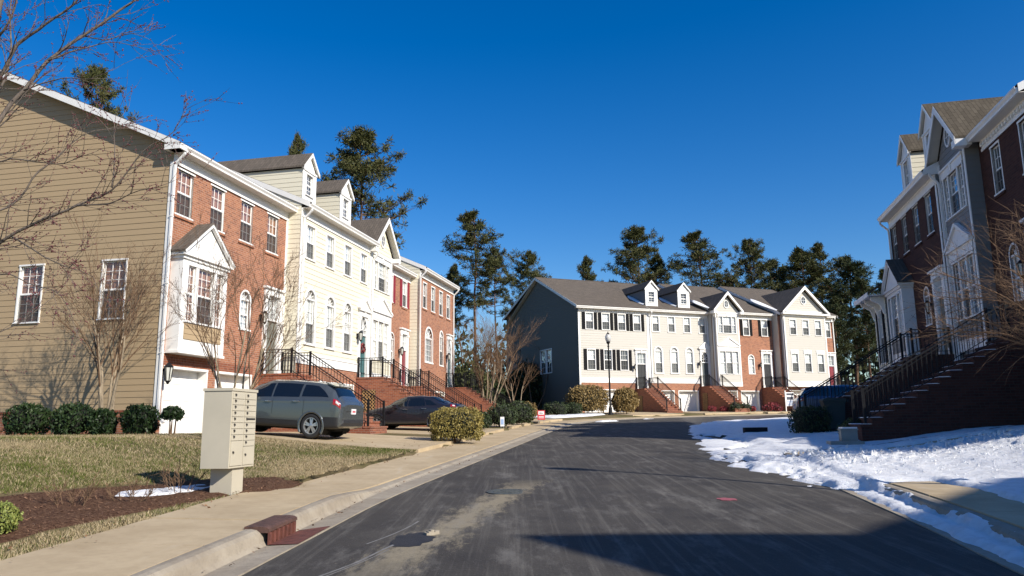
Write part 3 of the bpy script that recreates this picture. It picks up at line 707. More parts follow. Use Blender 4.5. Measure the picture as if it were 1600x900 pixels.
# ------------------------------------------------------------------ windows and doors
_wc = {}
def cached(key, make):
    if key not in _wc: _wc[key] = make()
    return _wc[key]
def arch_pts(w, h, r, n=12): return [(w/2 + w/2*math.cos(math.pi*k/n), h + r*math.sin(math.pi*k/n)) for k in range(n+1)]
def window(root, x, z, w, h, y=0., cols=3, rows=2, arch=0., casing=.09, proud=.035, blind='blind_white', lower='blind_white', panes=False, screen=True, sill=True, split=.5, fn=None, mull=()):
    """double-hung window whose glazed opening is w*h (plus an arch); mull: x positions of heavy mullions"""
    rot = 0
    key = ('w', w, h, cols, rows, arch, casing, proud, split, mull, sill)
    hs_ = h*split
    def frame():
        mb = MB(); c = casing
        mb.box(-c, 0, -proud, .07, 0, h); mb.box(w, w+c, -proud, .07, 0, h)
        mb.box(-c-.02, w+c+.02, -proud-.03 if sill else -proud, .07, -c*.8, 0)
        if arch:
            inn = arch_pts(w, h, arch); sx = (w/2+c)/(w/2); out = [(w/2+(px-w/2)*sx, h+(pz-h)*(arch+c)/arch) for px, pz in inn]
            for k in range(12):
                (a, b), (a2, b2), (e, f_), (e2, f2) = inn[k], inn[k+1], out[k], out[k+1]
                mb.quad((e,-proud,f_),(a,-proud,b),(a2,-proud,b2),(e2,-proud,f2)); mb.quad((a,-proud,b),(a,.07,b),(a2,.07,b2),(a2,-proud,b2)); mb.quad((e,-proud,f_),(e2,-proud,f2),(e2,.05,f2),(e,.05,f_))
            mb.box(0, w, -.0, .06, h-.03, h+.03)
            for k in (2, 4, 6, 8, 10) if w > .6 else (3, 6, 9):
                mb.bar((w/2, .045, h+.02), (inn[k][0], .045, inn[k][1]), .022)
            mid = [(w/2+(px-w/2)*.5, .045, h+(pz-h)*.5) for px, pz in inn]
            for k in range(12): mb.bar(mid[k], mid[k+1], .02)
        else: mb.box(-c-.015, w+c+.015, -proud-.012, .07, h, h+c*1.1)
        s = .04
        for z0, z1, yy in ((0, hs_, .03), (hs_, h, .045)):
            mb.box(0, s, yy, yy+.03, z0, z1); mb.box(w-s, w, yy, yy+.03, z0, z1); mb.box(s, w-s, yy, yy+.03, z0, z0+s); mb.box(s, w-s, yy, yy+.03, z1-s, z1)
            for i in range(1, cols): mb.box(s+(w-2*s)*i/cols-.009, s+(w-2*s)*i/cols+.009, yy+.006, yy+.022, z0+s, z1-s)
            nr = max(1, round(rows*(z1-z0)/(h/2)))
            for j in range(1, nr): mb.box(s, w-s, yy+.004, yy+.024, z0+s+(z1-z0-2*s)*j/nr-.009, z0+s+(z1-z0-2*s)*j/nr+.009)
        for mx in mull: mb.box(mx-.05, mx+.05, -.01, .08, 0, h)
        return mb.mesh('window', 'white_trim')
    o = link('window', cached(key, frame), root, (x, y, z))
    s = .04
    for z0, z1, yy, part in ((0, hs_, .045, 0), (hs_, h, .06, 1)):
        nr = max(1, round(rows*(z1-z0)/(h/2)))
        if panes:
            pw, ph = (w-2*s)/cols, (z1-z0-2*s)/nr; pm = cached(('pane', round(pw,4), round(ph,4)), lambda: MB().quad((.01,0,.01),(pw-.01,0,.01),(pw-.01,0,ph-.01),(.01,0,ph-.01)).mesh('pane', 'glass'))
            for i in range(cols):
                for j in range(nr): link('pane', pm, o, (s+i*pw, yy, z0+s+j*ph))
        else:
            gm = cached(('gl', round(w,4), round(z1-z0,4)), lambda: MB().quad((.03,0,.03),(w-.03,0,.03),(w-.03,0,z1-z0-.03),(.03,0,z1-z0-.03)).mesh('pane', 'glass'))
            link('pane', gm, o, (0, yy, z0))
    if arch:
        fm = cached(('fan', w, h, arch), lambda: MB().quad(*[(a, 0, b-h) for a, b in arch_pts(w, h, arch)]).mesh('pane', 'glass')); link('pane', fm, o, (0, .055, h))
        fb = cached(('fanb', w, h, arch, blind), lambda: MB().quad(*[(a, 0, b-h) for a, b in arch_pts(w, h, arch)]).mesh('blind', 'blind_grey' if blind != 'blind_brown' else 'blind_brown')); link('blind', fb, o, (0, .125, h))
    for z0, z1, bm in ((0, hs_, lower), (hs_, h, blind)):
        m_ = cached(('bl', round(w,4), round(z1-z0,4), bm), lambda: MB().quad((-.02,0,0),(w+.02,0,0),(w+.02,0,z1-z0),(-.02,0,z1-z0)).mesh('blind', bm)); link('blind', m_, o, (0, .12, z0))
    if screen:
        m_ = cached(('scr', round(w,4), round(hs_,4)), lambda: MB().quad((.02,0,.02),(w-.02,0,.02),(w-.02,0,hs_-.02),(.02,0,hs_-.02)).mesh('screen', 'screen')); link('screen', m_, o, (0, .026, 0))
    return o

def triple(root, x, z, w, h, y, blind='blind_white', lower='blind_white', sidew=.26, cols=3, panes=False, transom=0., lab=None):
    """picture window: wide sash between two narrow ones, in one casing"""
    sw = w*sidew
    window(root, x+.03, z, sw-.08, h, y, 2, cols, casing=.06, blind=blind, lower=lower, panes=panes, split=.5, screen=False)
    window(root, x+sw+.03, z, w-2*sw-.06, h, y, 3, cols, casing=.06, blind=blind, lower=lower, panes=panes)
    window(root, x+w-sw+.05, z, sw-.08, h, y, 2, cols, casing=.06, blind=blind, lower=lower, panes=panes, split=.5, screen=False)
def triple_holes(x, z, w, h, sidew=.26):
    sw = w*sidew
    return [(x+.03, x+sw-.05, z, z+h, 0), (x+sw+.03, x+w-sw-.03, z, z+h, 0), (x+w-sw+.05, x+w-.03, z, z+h, 0)]

def round_window(root, x, z, rx, rz, y):
    mb = MB(); n = 20
    for k in range(n):
        a, b = 2*math.pi*k/n, 2*math.pi*(k+1)/n
        P = lambda t, e: (x+(rx+e)*math.cos(t), z+(rz+e)*math.sin(t))
        (i0, j0), (i1, j1), (o0, p0), (o1, p1) = P(a,0), P(b,0), P(a,.07), P(b,.07)
        mb.quad((o0,y-.045,p0),(i0,y-.045,j0),(i1,y-.045,j1),(o1,y-.045,p1)); mb.quad((i0,y-.045,j0),(i0,y,j0),(i1,y,j1),(i1,y-.045,j1)); mb.quad((o0,y-.045,p0),(o1,y-.045,p1),(o1,y,p1),(o0,y,p0))
    mb.box(x-.012, x+.012, y-.035, y-.01, z-rz, z+rz); mb.box(x-rx, x+rx, y-.033, y-.012, z-.012, z+.012)
    o = obj('window', mb, 'white_trim', root)
    obj('blind', MB().quad(*[(x+rx*math.cos(2*math.pi*k/n), y-.018, z+rz*math.sin(2*math.pi*k/n)) for k in range(n)]), 'blind_dark', o)
    obj('pane', MB().quad(*[(x+rx*math.cos(2*math.pi*k/n), y-.022, z+rz*math.sin(2*math.pi*k/n)) for k in range(n)]), 'glass', o)

def door(root, x, z, w, h, mat, y=0., transom=.75, fan=False, surround=.26, pediment=False, top=None, side_light=False):
    """panelled door in a white surround with transom or fanlight"""
    sl = surround; zt = top if top else z+h+transom+.35
    mb = MB()
    mb.box(x-sl, x-.03, y-.07, y+.12, z, zt-.3); mb.box(x+w+.03, x+w+sl, y-.07, y+.12, z, zt-.3)
    for a in (x-sl, x+w+.03):
        mb.box(a-.02, a+sl-.01, y-.1, y-.06, z, z+.25); mb.box(a-.02, a+sl-.01, y-.1, y-.06, zt-.42, zt-.3)
    mb.box(x-sl, x+w+sl, y-.08, y+.12, zt-.3, zt-.06); mb.box(x-sl-.07, x+w+sl+.07, y-.17, y+.1, zt-.06, zt+.02)
    mb.box(x+w/2-.07, x+w/2+.07, y-.13, y-.08, zt-.32, zt-.06)
    mb.box(x-.03, x, y-.03, y+.12, z, zt-.3); mb.box(x+w, x+w+.03, y-.03, y+.12, z, zt-.3)
    mb.box(x, x+w, y-.02, y+.1, z+h, z+h+.07)
    if pediment:
        a, b, hh = x-sl-.12, x+w+sl+.12, .52; c = (a+b)/2
        mb.prism([(a, zt+.02), (b, zt+.02), (c, zt+hh)], y-.1, y+.03)
        mb.bar((a-.02, y-.1, zt+.03), (c, y-.1, zt+hh+.03), .16, .09); mb.bar((b+.02, y-.1, zt+.03), (c, y-.1, zt+hh+.03), .16, .09)
    obj('door_surround', mb, 'white_trim', root)
    d = MB(); d.box(x, x+w, y+.06, y+.1, z+.02, z+h)
    for i in range(2):
        for a, b in ((.06, .30), (.34, .62), (.68, .95)):
            px0 = x+w*(.1+.43*i); d.box(px0, px0+w*.36, y+.05, y+.065, z+h*a, z+h*b)
    o = obj('door', d, mat, root)
    obj('handle', MB().lathe([(.0,0),(.03,.01),(.035,.03),(.02,.05)], 8, (x+w*.1, y+.03, z+h*.45)), 'brass', o)
    zb, zc = z+h+.07, zt-.3
    if zc-zb > .15:
        tr = MB(); n = 3
        if fan:
            hh = zc-zb-.04; P = [(x+w/2+w/2*math.cos(math.pi*k/12), zb+.22+(hh-.22)*math.sin(math.pi*k/12)) for k in range(13)]
            # white infill above the arch
            up = [(p[0], zc) for p in P]
            for k in range(12): tr.quad((P[k][0],y-.01,P[k][1]),(up[k][0],y-.01,up[k][1]),(up[k+1][0],y-.01,up[k+1][1]),(P[k+1][0],y-.01,P[k+1][1]))
            for k in (2,4,6,8,10): tr.bar((x+w/2,y+.03,zb+.22),(P[k][0],y+.03,P[k][1]),.025)
            tr.box(x, x+w, y+.01, y+.05, zb+.2, zb+.235)
            for i in (1,2): tr.box(x+w*i/3-.012, x+w*i/3+.012, y+.02, y+.045, zb, zb+.2)
        else:
            for i in range(1, n): tr.box(x+w*i/n-.011, x+w*i/n+.011, y+.02, y+.045, zb, zc)
            tr.box(x, x+w, y+.02, y+.045, (zb+zc)/2-.011, (zb+zc)/2+.011)
        tr.box(x, x+w, y+.0, y+.06, zc-.03, zc)
        o = obj('transom', tr, 'white_trim', root)
        obj('pane', MB().quad((x,y+.05,zb),(x+w,y+.05,zb),(x+w,y+.05,zc-.02),(x,y+.05,zc-.02)), 'glass', o)
        obj('blind', MB().quad((x,y+.115,zb),(x+w,y+.115,zb),(x+w,y+.115,zc),(x,y+.115,zc)), 'blind_grey' if not fan else 'blind_dark', o)
    return (x-sl+.02, x+w+sl-.02, z, zt-.1, 0)

def garage_door(root, x0, x1, z0, z1, y=0., rec=.34):
    mb = MB(); n = 4; hh = (z1-z0)/n
    for j in range(n):
        mb.box(x0+.02, x1-.02, y+rec, y+rec+.05, z0+j*hh+.006, z0+(j+1)*hh-.006)
        k = 4; pw = (x1-x0-.04)/k
        for i in range(k): mb.box(x0+.02+i*pw+.07, x0+.02+(i+1)*pw-.07, y+rec-.009, y+rec+.01, z0+j*hh+.1, z0+(j+1)*hh-.1)
    mb.box(x0, x1, y+rec+.05, y+rec+.06, z0, z1)
    o = obj('garage_door', mb, 'garage_white', root)
    fr = MB(); fr.box(x0-.005, x0+.06, y-.02, y+rec, z0, z1); fr.box(x1-.06, x1+.005, y-.02, y+rec, z0, z1); fr.box(x0-.005, x1+.005, y-.03, y+rec, z1-.07, z1+.005)
    obj('garage_frame', fr, 'white_trim', root)
    return (x0, x1, z0, z1, 0)

_lm = {}
def lantern(root, x, y, z, face=-1, s=1.):
    if 'l' not in _lm:
        b = MB(); b.box(-.045,.045,-.02,0,-.1,.1); b.tube([(0,-.02,.02),(0,-.1,.16),(0,-.16,.17)], .014, 6); b.lathe([(.02,.21),(.09,.13),(.1,.12)], 6, (0,-.16,0))
        for k in range(6):
            t = math.pi*k/3; b.bar((.085*math.cos(t),-.16+.085*math.sin(t),.12),(.055*math.cos(t),-.16+.055*math.sin(t),-.16),.014)
        b.lathe([(.06,-.16),(.03,-.2),(.01,-.23)], 6, (0,-.16,0)); _lm['l'] = b.mesh('lantern', 'black_metal')
        _lm['g'] = MB().lathe([(.05,-.155),(.078,.115)], 6, (0,-.16,0)).mesh('lantern_glass', 'lantern_glass')
    o = link('lantern', _lm['l'], root, (x, y, z)); o.scale = (s,s,s); link('lantern_glass', _lm['g'], o)

def shutter(root, x, z, w, h, mat, y=0.):
    def mk():
        b = MB(); b.box(0,w,-.03,0,0,h)
        b.box(0,.05,-.045,-.03,0,h); b.box(w-.05,w,-.045,-.03,0,h)
        for q in (0, h/2-.03, h-.06): b.box(.05,w-.05,-.045,-.03,q,q+.06)
        n = int(h/.085)
        for k in range(n):
            zz = .06+(h-.12)*k/n
            b.quad((.05,-.031,zz+.07),(.05,-.043,zz),(w-.05,-.043,zz),(w-.05,-.031,zz+.07))
        return b.mesh('shutter', mat)
    link('shutter', cached(('sh', w, h, mat), mk), root, (x, y, z))

# ------------------------------------------------------------------ eaves, roofs
def eave(root, x0, x1, ze, y=0., ov=.36, dent=False, frieze=.3, each=False, ends=(0,0)):
    """soffit, frieze board, cornice and gutter along a front eave; ze = roof edge height"""
    mb = MB(); mb.box(x0, x1, y-.03, y+.02, ze-.22-frieze, ze-.2); mb.box(x0, x1, y-.06, y-.03, ze-.27, ze-.2); mb.box(x0, x1, y-.055, y-.03, ze-.22-frieze-.03, ze-.17-frieze)
    obj('frieze_board', mb, 'white_trim', root)
    obj('soffit', MB().box(x0-ends[0], x1+ends[1], y-ov+.005, y-.0, ze-.2, ze-.18), 'soffit', root)
    g = MB(); prof = [(y-ov+.004, ze-.2), (y-ov-.05, ze-.2), (y-ov-.06, ze-.14), (y-ov-.115, ze-.07), (y-ov-.115, ze-.02), (y-ov-.1, ze-.02), (y-ov-.1, ze-.06), (y-ov+.004, ze-.06)]
    g.prism(prof, x0-ends[0]-.02, x1+ends[1]+.02, lambda u, v, t_: (t_, u, v)); obj('gutter', g, 'gutter_white', root)
    if dent:
        dm = cached('dentil', lambda: MB().box(0,.1,-.1,-.031,0,.12).mesh('dentil', 'white_trim')); n = int((x1-x0-.1)/.22)
        if each:
            for k in range(n): link('dentil', dm, root, (x0+.06+k*.22, y, ze-.4))
        else:
            b = MB()
            for k in range(n): b.box(x0+.06+k*.22, x0+.16+k*.22, y-.1, y-.031, ze-.4, ze-.28)
            obj('dentil_course', b, 'white_trim', root)
def downspout(root, x, y, z0, z1, ov=.36, kick=-1):
    b = MB(); k = .045
    pts = [(x, y-ov-.03, z1), (x, y-ov-.03, z1-.12), (x, y-.09, z1-.42), (x, y-.075, z1-.6), (x, y-.075, z0+.25), (x, y-.3, z0+.05)]
    for p, q in zip(pts[:-1], pts[1:]): b.bar(p, q, .085, .065)
    for zz in (lerp(z0, z1, .25), lerp(z0, z1, .5), lerp(z0, z1, .75)): b.box(x-.055, x+.055, y-.12, y-.02, zz, zz+.03)
    obj('downspout', b, 'gutter_white', root)
PITCH_R = .45
def main_roof(root, x0, x1, ze, y=0., ov=.36, D=16., mat='shingle', left=.02, right=.02, back=0.):
    """saddle roof with its ridge along the row; slabs with real thickness, rake boards at both ends"""
    yr = D/2; zrg = ze + PITCH_R*(yr-y+ov); yb = D+ov; zb = zrg - (PITCH_R - back/8.)*(yb-yr)
    th = .1; a, b = x0-left, x1+right
    mb = MB(); mb.prism([(y-ov-.03, ze-.015), (yr, zrg), (yr, zrg+th), (y-ov-.03, ze-.015+th*.6)], a, b, lambda u, v, t_: (t_, u, v)); mb.prism([(yr, zrg), (yb, zb), (yb, zb+th), (yr, zrg+th)], a, b, lambda u, v, t_: (t_, u, v))
    o = obj('roof', mb, mat, root)
    obj('ridge_cap', MB().prism([(yr-.16, zrg+th-.06), (yr, zrg+th+.022), (yr+.16, zrg+th-.06)], a-.005, b+.005, lambda u, v, t_: (t_, u, v)), mat, o)
    for xx, sg in ((a, -1), (b, 1)):
        r = MB(); w0, w1 = (xx, xx+.03) if sg < 0 else (xx-.03, xx)
        w0, w1 = (w0-.022, w1-.031) if sg < 0 else (w0+.031, w1+.022)
        for (ya, za), (yb_, zb_) in (((y-ov-.03, ze-.03), (yr, zrg-.01)), ((yr, zrg-.01), (yb, zb-.01))):
            r.prism([(ya, za-.16), (yb_, zb_-.16), (yb_, zb_+th-.03), (ya, za+th-.03)], w0, w1, lambda u, v, t_: (t_, u, v))
        obj('rake_board', r, 'white_trim', root)
    return yr, zrg
def gable_soffit(root, xin, xout, ze, y, ov, yr, zrg):
    s = MB()
    for (ya, za), (yb, zb) in (((y-ov, ze-.06), (yr, zrg-.03)), ((yr, zrg-.03), (2*yr+ov, ze-.06))):
        s.prism([(ya, za-.1), (yb, zb-.1), (yb, zb-.07), (ya, za-.07)], xin, xout, lambda u, v, t_: (t_, u, v))
    obj('rake_soffit', s, 'soffit', root)
def cross_gable(root, cx, hw, ze, zap, y0, ylen, mat='shingle', rake='white_trim', fascia=.18, over=.3, ret=True, ysl=PITCH_R, base_y=None, base_z=None):
    """gable roof facing the street: ridge runs inwards. hw incl. overhang; front edge at y0; each slab stops where it meets the main roof"""
    th = .08; mb = MB()
    # main roof height at y: base_z + ysl*(y-base_y)
    def ymeet(z): return base_y + (z-base_z)/ysl if base_y is not None else y0+ylen
    for sg in (-1, 1):
        xe = cx+sg*hw
        P = [(xe, y0, ze), (cx, y0, zap), (cx, max(ymeet(zap)+.3, y0+.4), zap), (xe, max(ymeet(ze)+.3, y0+.4), ze)]
        T = [(p[0], p[1], p[2]+th) for p in P]; q = P+T
        mb.add(q, [(0,1,2,3),(7,6,5,4),(0,4,5,1),(1,5,6,2),(2,6,7,3),(3,7,4,0)])
    o = obj('gable_roof', mb, mat, root)
    r = MB()
    for sg in (-1, 1):
        xe = cx+sg*hw; dx, dz = cx-xe, zap-ze
        r.add([(xe, y0-.02, ze-fascia*.8), (cx, y0-.02, zap-fascia*1.1), (cx, y0-.02, zap+th-.02), (xe, y0-.02, ze+th-.02), (xe, y0+.015, ze-fascia*.8), (cx, y0+.015, zap-fascia*1.1), (cx, y0+.015, zap+th-.02), (xe, y0+.015, ze+th-.02)],
              [(0,1,2,3),(7,6,5,4),(0,4,5,1),(3,2,6,7),(0,3,7,4)])
    obj('rake_board', r, rake, root)
    s = MB()
    for sg in (-1, 1):
        xe = cx+sg*hw
        s.add([(xe,y0+.016,ze-.03),(cx,y0+.016,zap-.03),(cx,y0+over,zap-.03),(xe,y0+over,ze-.03)], [(0,1,2,3)])
    obj('rake_soffit', s, 'soffit', root)
    return o
def dormer(root, cx, w, zb, zeave, zap, y0, base_y, base_z, mat='shingle', sid='siding_cream', nb=True):
    """gabled roof dormer with sided cheeks"""
    hw = w/2; ym = lambda z: base_y + (z-base_z)/PITCH_R
    front = MB(); win = (cx-.28, cx+.28, zb+.34, zeave-.16, 0)
    fm = wall_mesh(cx-hw, cx+hw, zb-.25, zeave, [win], None, 0, lambda u, d, z: (u, y0+d, z)); fm.quad((cx-hw,y0,zeave),(cx+hw,y0,zeave),(cx,y0,zap-.03))
    fm.box(cx-hw-.03, cx+hw+.03, y0-.05, y0-.001, zeave-.03, zeave+.05); fm.box(cx-hw-.012, cx-hw+.1, y0-.02, y0-.001, zb-.2, zeave-.03); fm.box(cx+hw-.1, cx+hw+.012, y0-.02, y0-.001, zb-.2, zeave-.03)
    o = obj('dormer', fm, 'white_trim', root)
    window(root, cx-.28, zb+.34, .56, zeave-.5-zb, y0, 2, 2, casing=.05, blind='blind_dark', lower='blind_dark', screen=False)
    for sg in (-1, 1):
        xx = cx+sg*hw; z = zb-.2; e = .2
        c = MB()
        while z < zeave-.01:
            z1 = min(z+e, zeave); yb0 = min(ym(z)+.25, ym(zeave)+.3); pr = .012*sg
            c.quad((xx+pr,y0+.002,z),(xx+pr,max(y0+.05,ym(z)+.3),z),(xx,max(y0+.05,ym(z1)+.3),z1),(xx,y0+.002,z1)); c.quad((xx,y0+.002,z),(xx,max(y0+.05,ym(z)+.3),z),(xx+pr,max(y0+.05,ym(z)+.3),z),(xx+pr,y0+.002,z)); z = z1
        obj('dormer_cheek', c, sid, o)
    cross_gable(root, cx, hw+.12, zeave+.02, zap, y0-.12, 3, mat, over=.12, fascia=.1, base_y=base_y, base_z=base_z)
    return o

# ------------------------------------------------------------------ stairs and railings
def railing(root, pts, h=.9, each=True, post=.07, sp=.125):
    """iron railing through the given foot points: posts, two rails and balusters"""
    mb = MB(); pts = [Vector(p) for p in pts]
    for p in pts: mb.box(p.x-post/2, p.x+post/2, p.y-post/2, p.y+post/2, p.z, p.z+h+.06)
    for a, b in zip(pts[:-1], pts[1:]):
        up = Vector((0,0,h)); lo = Vector((0,0,.12)); m2 = Vector((0,0,h-.1)); mb.bar(a+up, b+up, .055, .03); mb.bar(a+lo, b+lo, .03, .02); mb.bar(a+m2, b+m2, .025, .018)
    o = obj('railing', mb, 'black_metal', root)
    bal = cached(('bal', h), lambda: MB().box(-.008,.008,-.008,.008,.12,h).mesh('baluster', 'black_metal')); jm = MB()
    for a, b in zip(pts[:-1], pts[1:]):
        n = max(1, int((Vector((b.x,b.y))-Vector((a.x,a.y))).length/sp))
        for k in range(1, n):
            p = a.lerp(b, k/n)
            if each: link('baluster', bal, o, p)
            else: jm.box(p.x-.009, p.x+.009, p.y-.009, p.y+.009, p.z+.12, p.z+h)
    if not each and jm.v: obj('baluster_row', jm, 'black_metal', o)
    return o
def stairs(root, x0, x1, ztop, zbot, land=1.35, n=None, run=.29, y=0., each=True, snow=False, mat='brick_step', lattice=False, wing=True, rails=(1,1)):
    n = n or max(3, round((ztop-zbot)/.175)); rise = (ztop-zbot)/n; zf = zbot-.6
    ld = MB(); ld.box(x0, x1, y-land, y-.003, zf, ztop-.07); ld.box(x0-.025, x1+.025, y-land-.025, y-.003, ztop-.068, ztop)
    st = obj('stair_landing', ld, mat, root)
    if lattice:
        b = MB(); a, c, z0, z1 = y-land+.35, y-.35, zbot+.15, ztop-.6
        b.box(x0-.02, x0-.004, a, c, z0, z1); obj('lattice_backing', b, 'dark_void', st); b = MB(); k = a-(z1-z0)
        while k < c:
            for sg in (1,-1):
                p = (max(a, k), z0 + max(0, a-k)); q = (min(c, k+z1-z0), z0+min(c-k, z1-z0))
                if q[0] > p[0]:
                    pp, qq = (p[1], q[1]) if sg > 0 else (z0+z1-p[1], z0+z1-q[1]); b.bar((x0-.03-.012*(sg>0), p[0], pp), (x0-.03-.012*(sg>0), q[0], qq), .012, .04)
            k += .16
        obj('lattice', b, 'lattice', st)
    fl = link('step_flight', MB().box(x0+.05, x1-.05, y-land-.05, y-land-.03, zf, zf+.1).mesh('step_flight', mat), root)
    for i in range(1, n):
        zt = ztop-rise*i; ya = y-land-run*i; b = MB(); b.box(x0, x1, ya, ya+run-.003, zf, zt-.06); b.box(x0-.02, x1+.02, ya-.03, ya+run-.004, zt-.058, zt)
        obj('step', b, mat, fl)
        if snow:
            sb = MB(); nn = 9; w_ = (x1-x0+.04); yb = ya+run*.93
            for k in range(nn+1):
                xx = x0-.02+w_*k/nn; hgt = max(.002, .014+.022*noise.noise((xx*2.3, zt*5, i*1.7))); sb.v += [(xx, ya-.035, zt+.001), (xx, ya-.025, zt+hgt*.8), (xx, yb-.05, zt+hgt), (xx, yb, zt+.001)]
            for k in range(nn):
                for e in range(3): sb.f.append((k*4+e, k*4+4+e, k*4+5+e, k*4+1+e))
            sb.f += [(0,1,2,3), (nn*4+3,nn*4+2,nn*4+1,nn*4)]
            obj('tread_snow', sb, 'snow', fl)
    ye = y-land-run*(n-1)
    for k, xx in enumerate((x0+.06, x1-.06)):
        if not rails[k]: continue
        railing(root, [(xx, y-.1, ztop), (xx, y-land+.05, ztop), (xx, ye+.12, zbot+rise)], each=each)
    return ye
# ------------------------------------------------------------------ townhouse units (local x along the front, y inwards, z from the garage slab)
OV = .36
def root_at(row, s, off, base, name, label, cat='house', group=None):
    P, D, Nn, rz, sg = dict(L=(LP, LD, LN, R(90)-LA, 1), Rr=(RP, RD, RN, -(R(90)+RA), 1), Fr=(FP, FD, FN, FA, 1))[row]
    q = P + D*s + Nn*off
    return thing(name, label, cat, (q.x, q.y, base), rz, group)
def side_wall(root, x, sgn, ze, D=16., z0=-.6, mat='siding_cream', expo=.2, holes=(), z1=None, depth_from=0., each=False, back=0., zs=None):
    zw = ze - .015 + PITCH_R*(OV+.03) - .02; yr = D/2; ztop = zw + PITCH_R*yr - .04; sb = PITCH_R - back/8.; zbk = ztop - sb*yr
    f0 = lambda z: depth_from if z <= zw else (z-zw)/PITCH_R
    f1 = lambda z: D if z <= zbk else D-(z-zbk)/sb
    fn = side_fn(x, sgn); zb = z0 if zs is None else zs
    if each:
        mb = wall_mesh(lambda z: f0(z), lambda z: f1(z), zb, ztop, list(holes), 1., 0., lambda u, d, z: fn(u, d+.004, z))
        w_ = obj('side_wall', mb, mat, root); boards(w_, f0, f1, zb, ztop-.02, list(holes), expo, .012, fn, mat)
        return w_
    return obj('side_wall', wall_mesh(f0, f1, zb, ztop, list(holes), expo, .014, fn), mat, root)
def common(root, W, ze, sid, left_over=.03, right_over=.03, rmat='shingle', sides=(1,1), back=0., ends=(0,0), dent=False, each_dent=False, eave_segs=None, y=0., frz=.3):
    yr, zrg = main_roof(root, 0, W, ze, y, OV, 16., rmat, left_over, right_over, back)
    for a, b in (eave_segs or [(0, W)]): eave(root, a, b, ze, y, OV, dent, frz, each_dent, ends if not eave_segs else (0,0))
    if sides[0]: side_wall(root, 0, -1, ze, mat=sid, back=back)
    if sides[1]: side_wall(root, W, 1, ze, mat=sid, back=back)
    obj('rear_wall', MB().quad((0,16,-.6),(W,16,-.6),(W,16,ze+back*.9),(0,16,ze+back*.9)), sid, root)
    return yr, zrg
def pediment_box(root, x0, x1, z0, z1, zap, y0, depth, wins, holes, panel='siding_tan', skirt=.42):
    """projecting box bay with pediment roof, panel below the window and white casing"""
    fn = lambda u, d, z: (u, y0+d, z); mb = wall_mesh(x0, x1, z0, z1, holes, None, 0, fn)
    for xx in (x0, x1): mb.quad((xx,y0,z0),(xx,y0+depth,z0),(xx,y0+depth,z1),(xx,y0,z1))
    mb.quad((x0,y0,z0),(x1,y0,z0),(x1,y0+depth,z0),(x0,y0+depth,z0))
    mb.box(x0-.03, x1+.03, y0-.035, y0+depth, z0-.02, z0+.06); c = (x0+x1)/2
    mb.prism([(x0-.1, z1+.02), (x1+.1, z1+.02), (c, zap-.06)], y0-.03, y0+.05)
    mb.box(x0-.14, x1+.14, y0-.14, y0+depth, z1-.06, z1+.03); mb.box(x0-.06, x1+.06, y0-.06, y0+depth, z1-.16, z1-.06)
    for sg in (-1, 1): mb.bar((c+sg*((x1-x0)/2+.16), y0-.12, z1+.02), (c, y0-.12, zap), .12, .09)
    o = obj('bay', mb, 'white_trim', root)
    r = MB()
    for sg in (-1, 1):
        xe = c+sg*((x1-x0)/2+.2)
        P = [(xe,y0-.18,z1+.03),(c,y0-.18,zap+.03),(c,y0+depth,zap+.03),(xe,y0+depth,z1+.03)]; r.add(P+[(a,b,z+.05) for a,b,z in P], [(0,1,2,3),(7,6,5,4),(0,4,5,1),(1,5,6,2),(2,6,7,3),(3,7,4,0)])
    obj('bay_roof', r, 'shingle', o)
    return o
def shuttered(root, x, z, w, h, mat, y=0., sw=.3, **k):
    window(root, x, z, w, h, y, casing=.06, **k); shutter(root, x-.07-sw, z-.03, sw, h+.08, mat, y-.002); shutter(root, x+w+.07, z-.03, sw, h+.08, mat, y-.002)

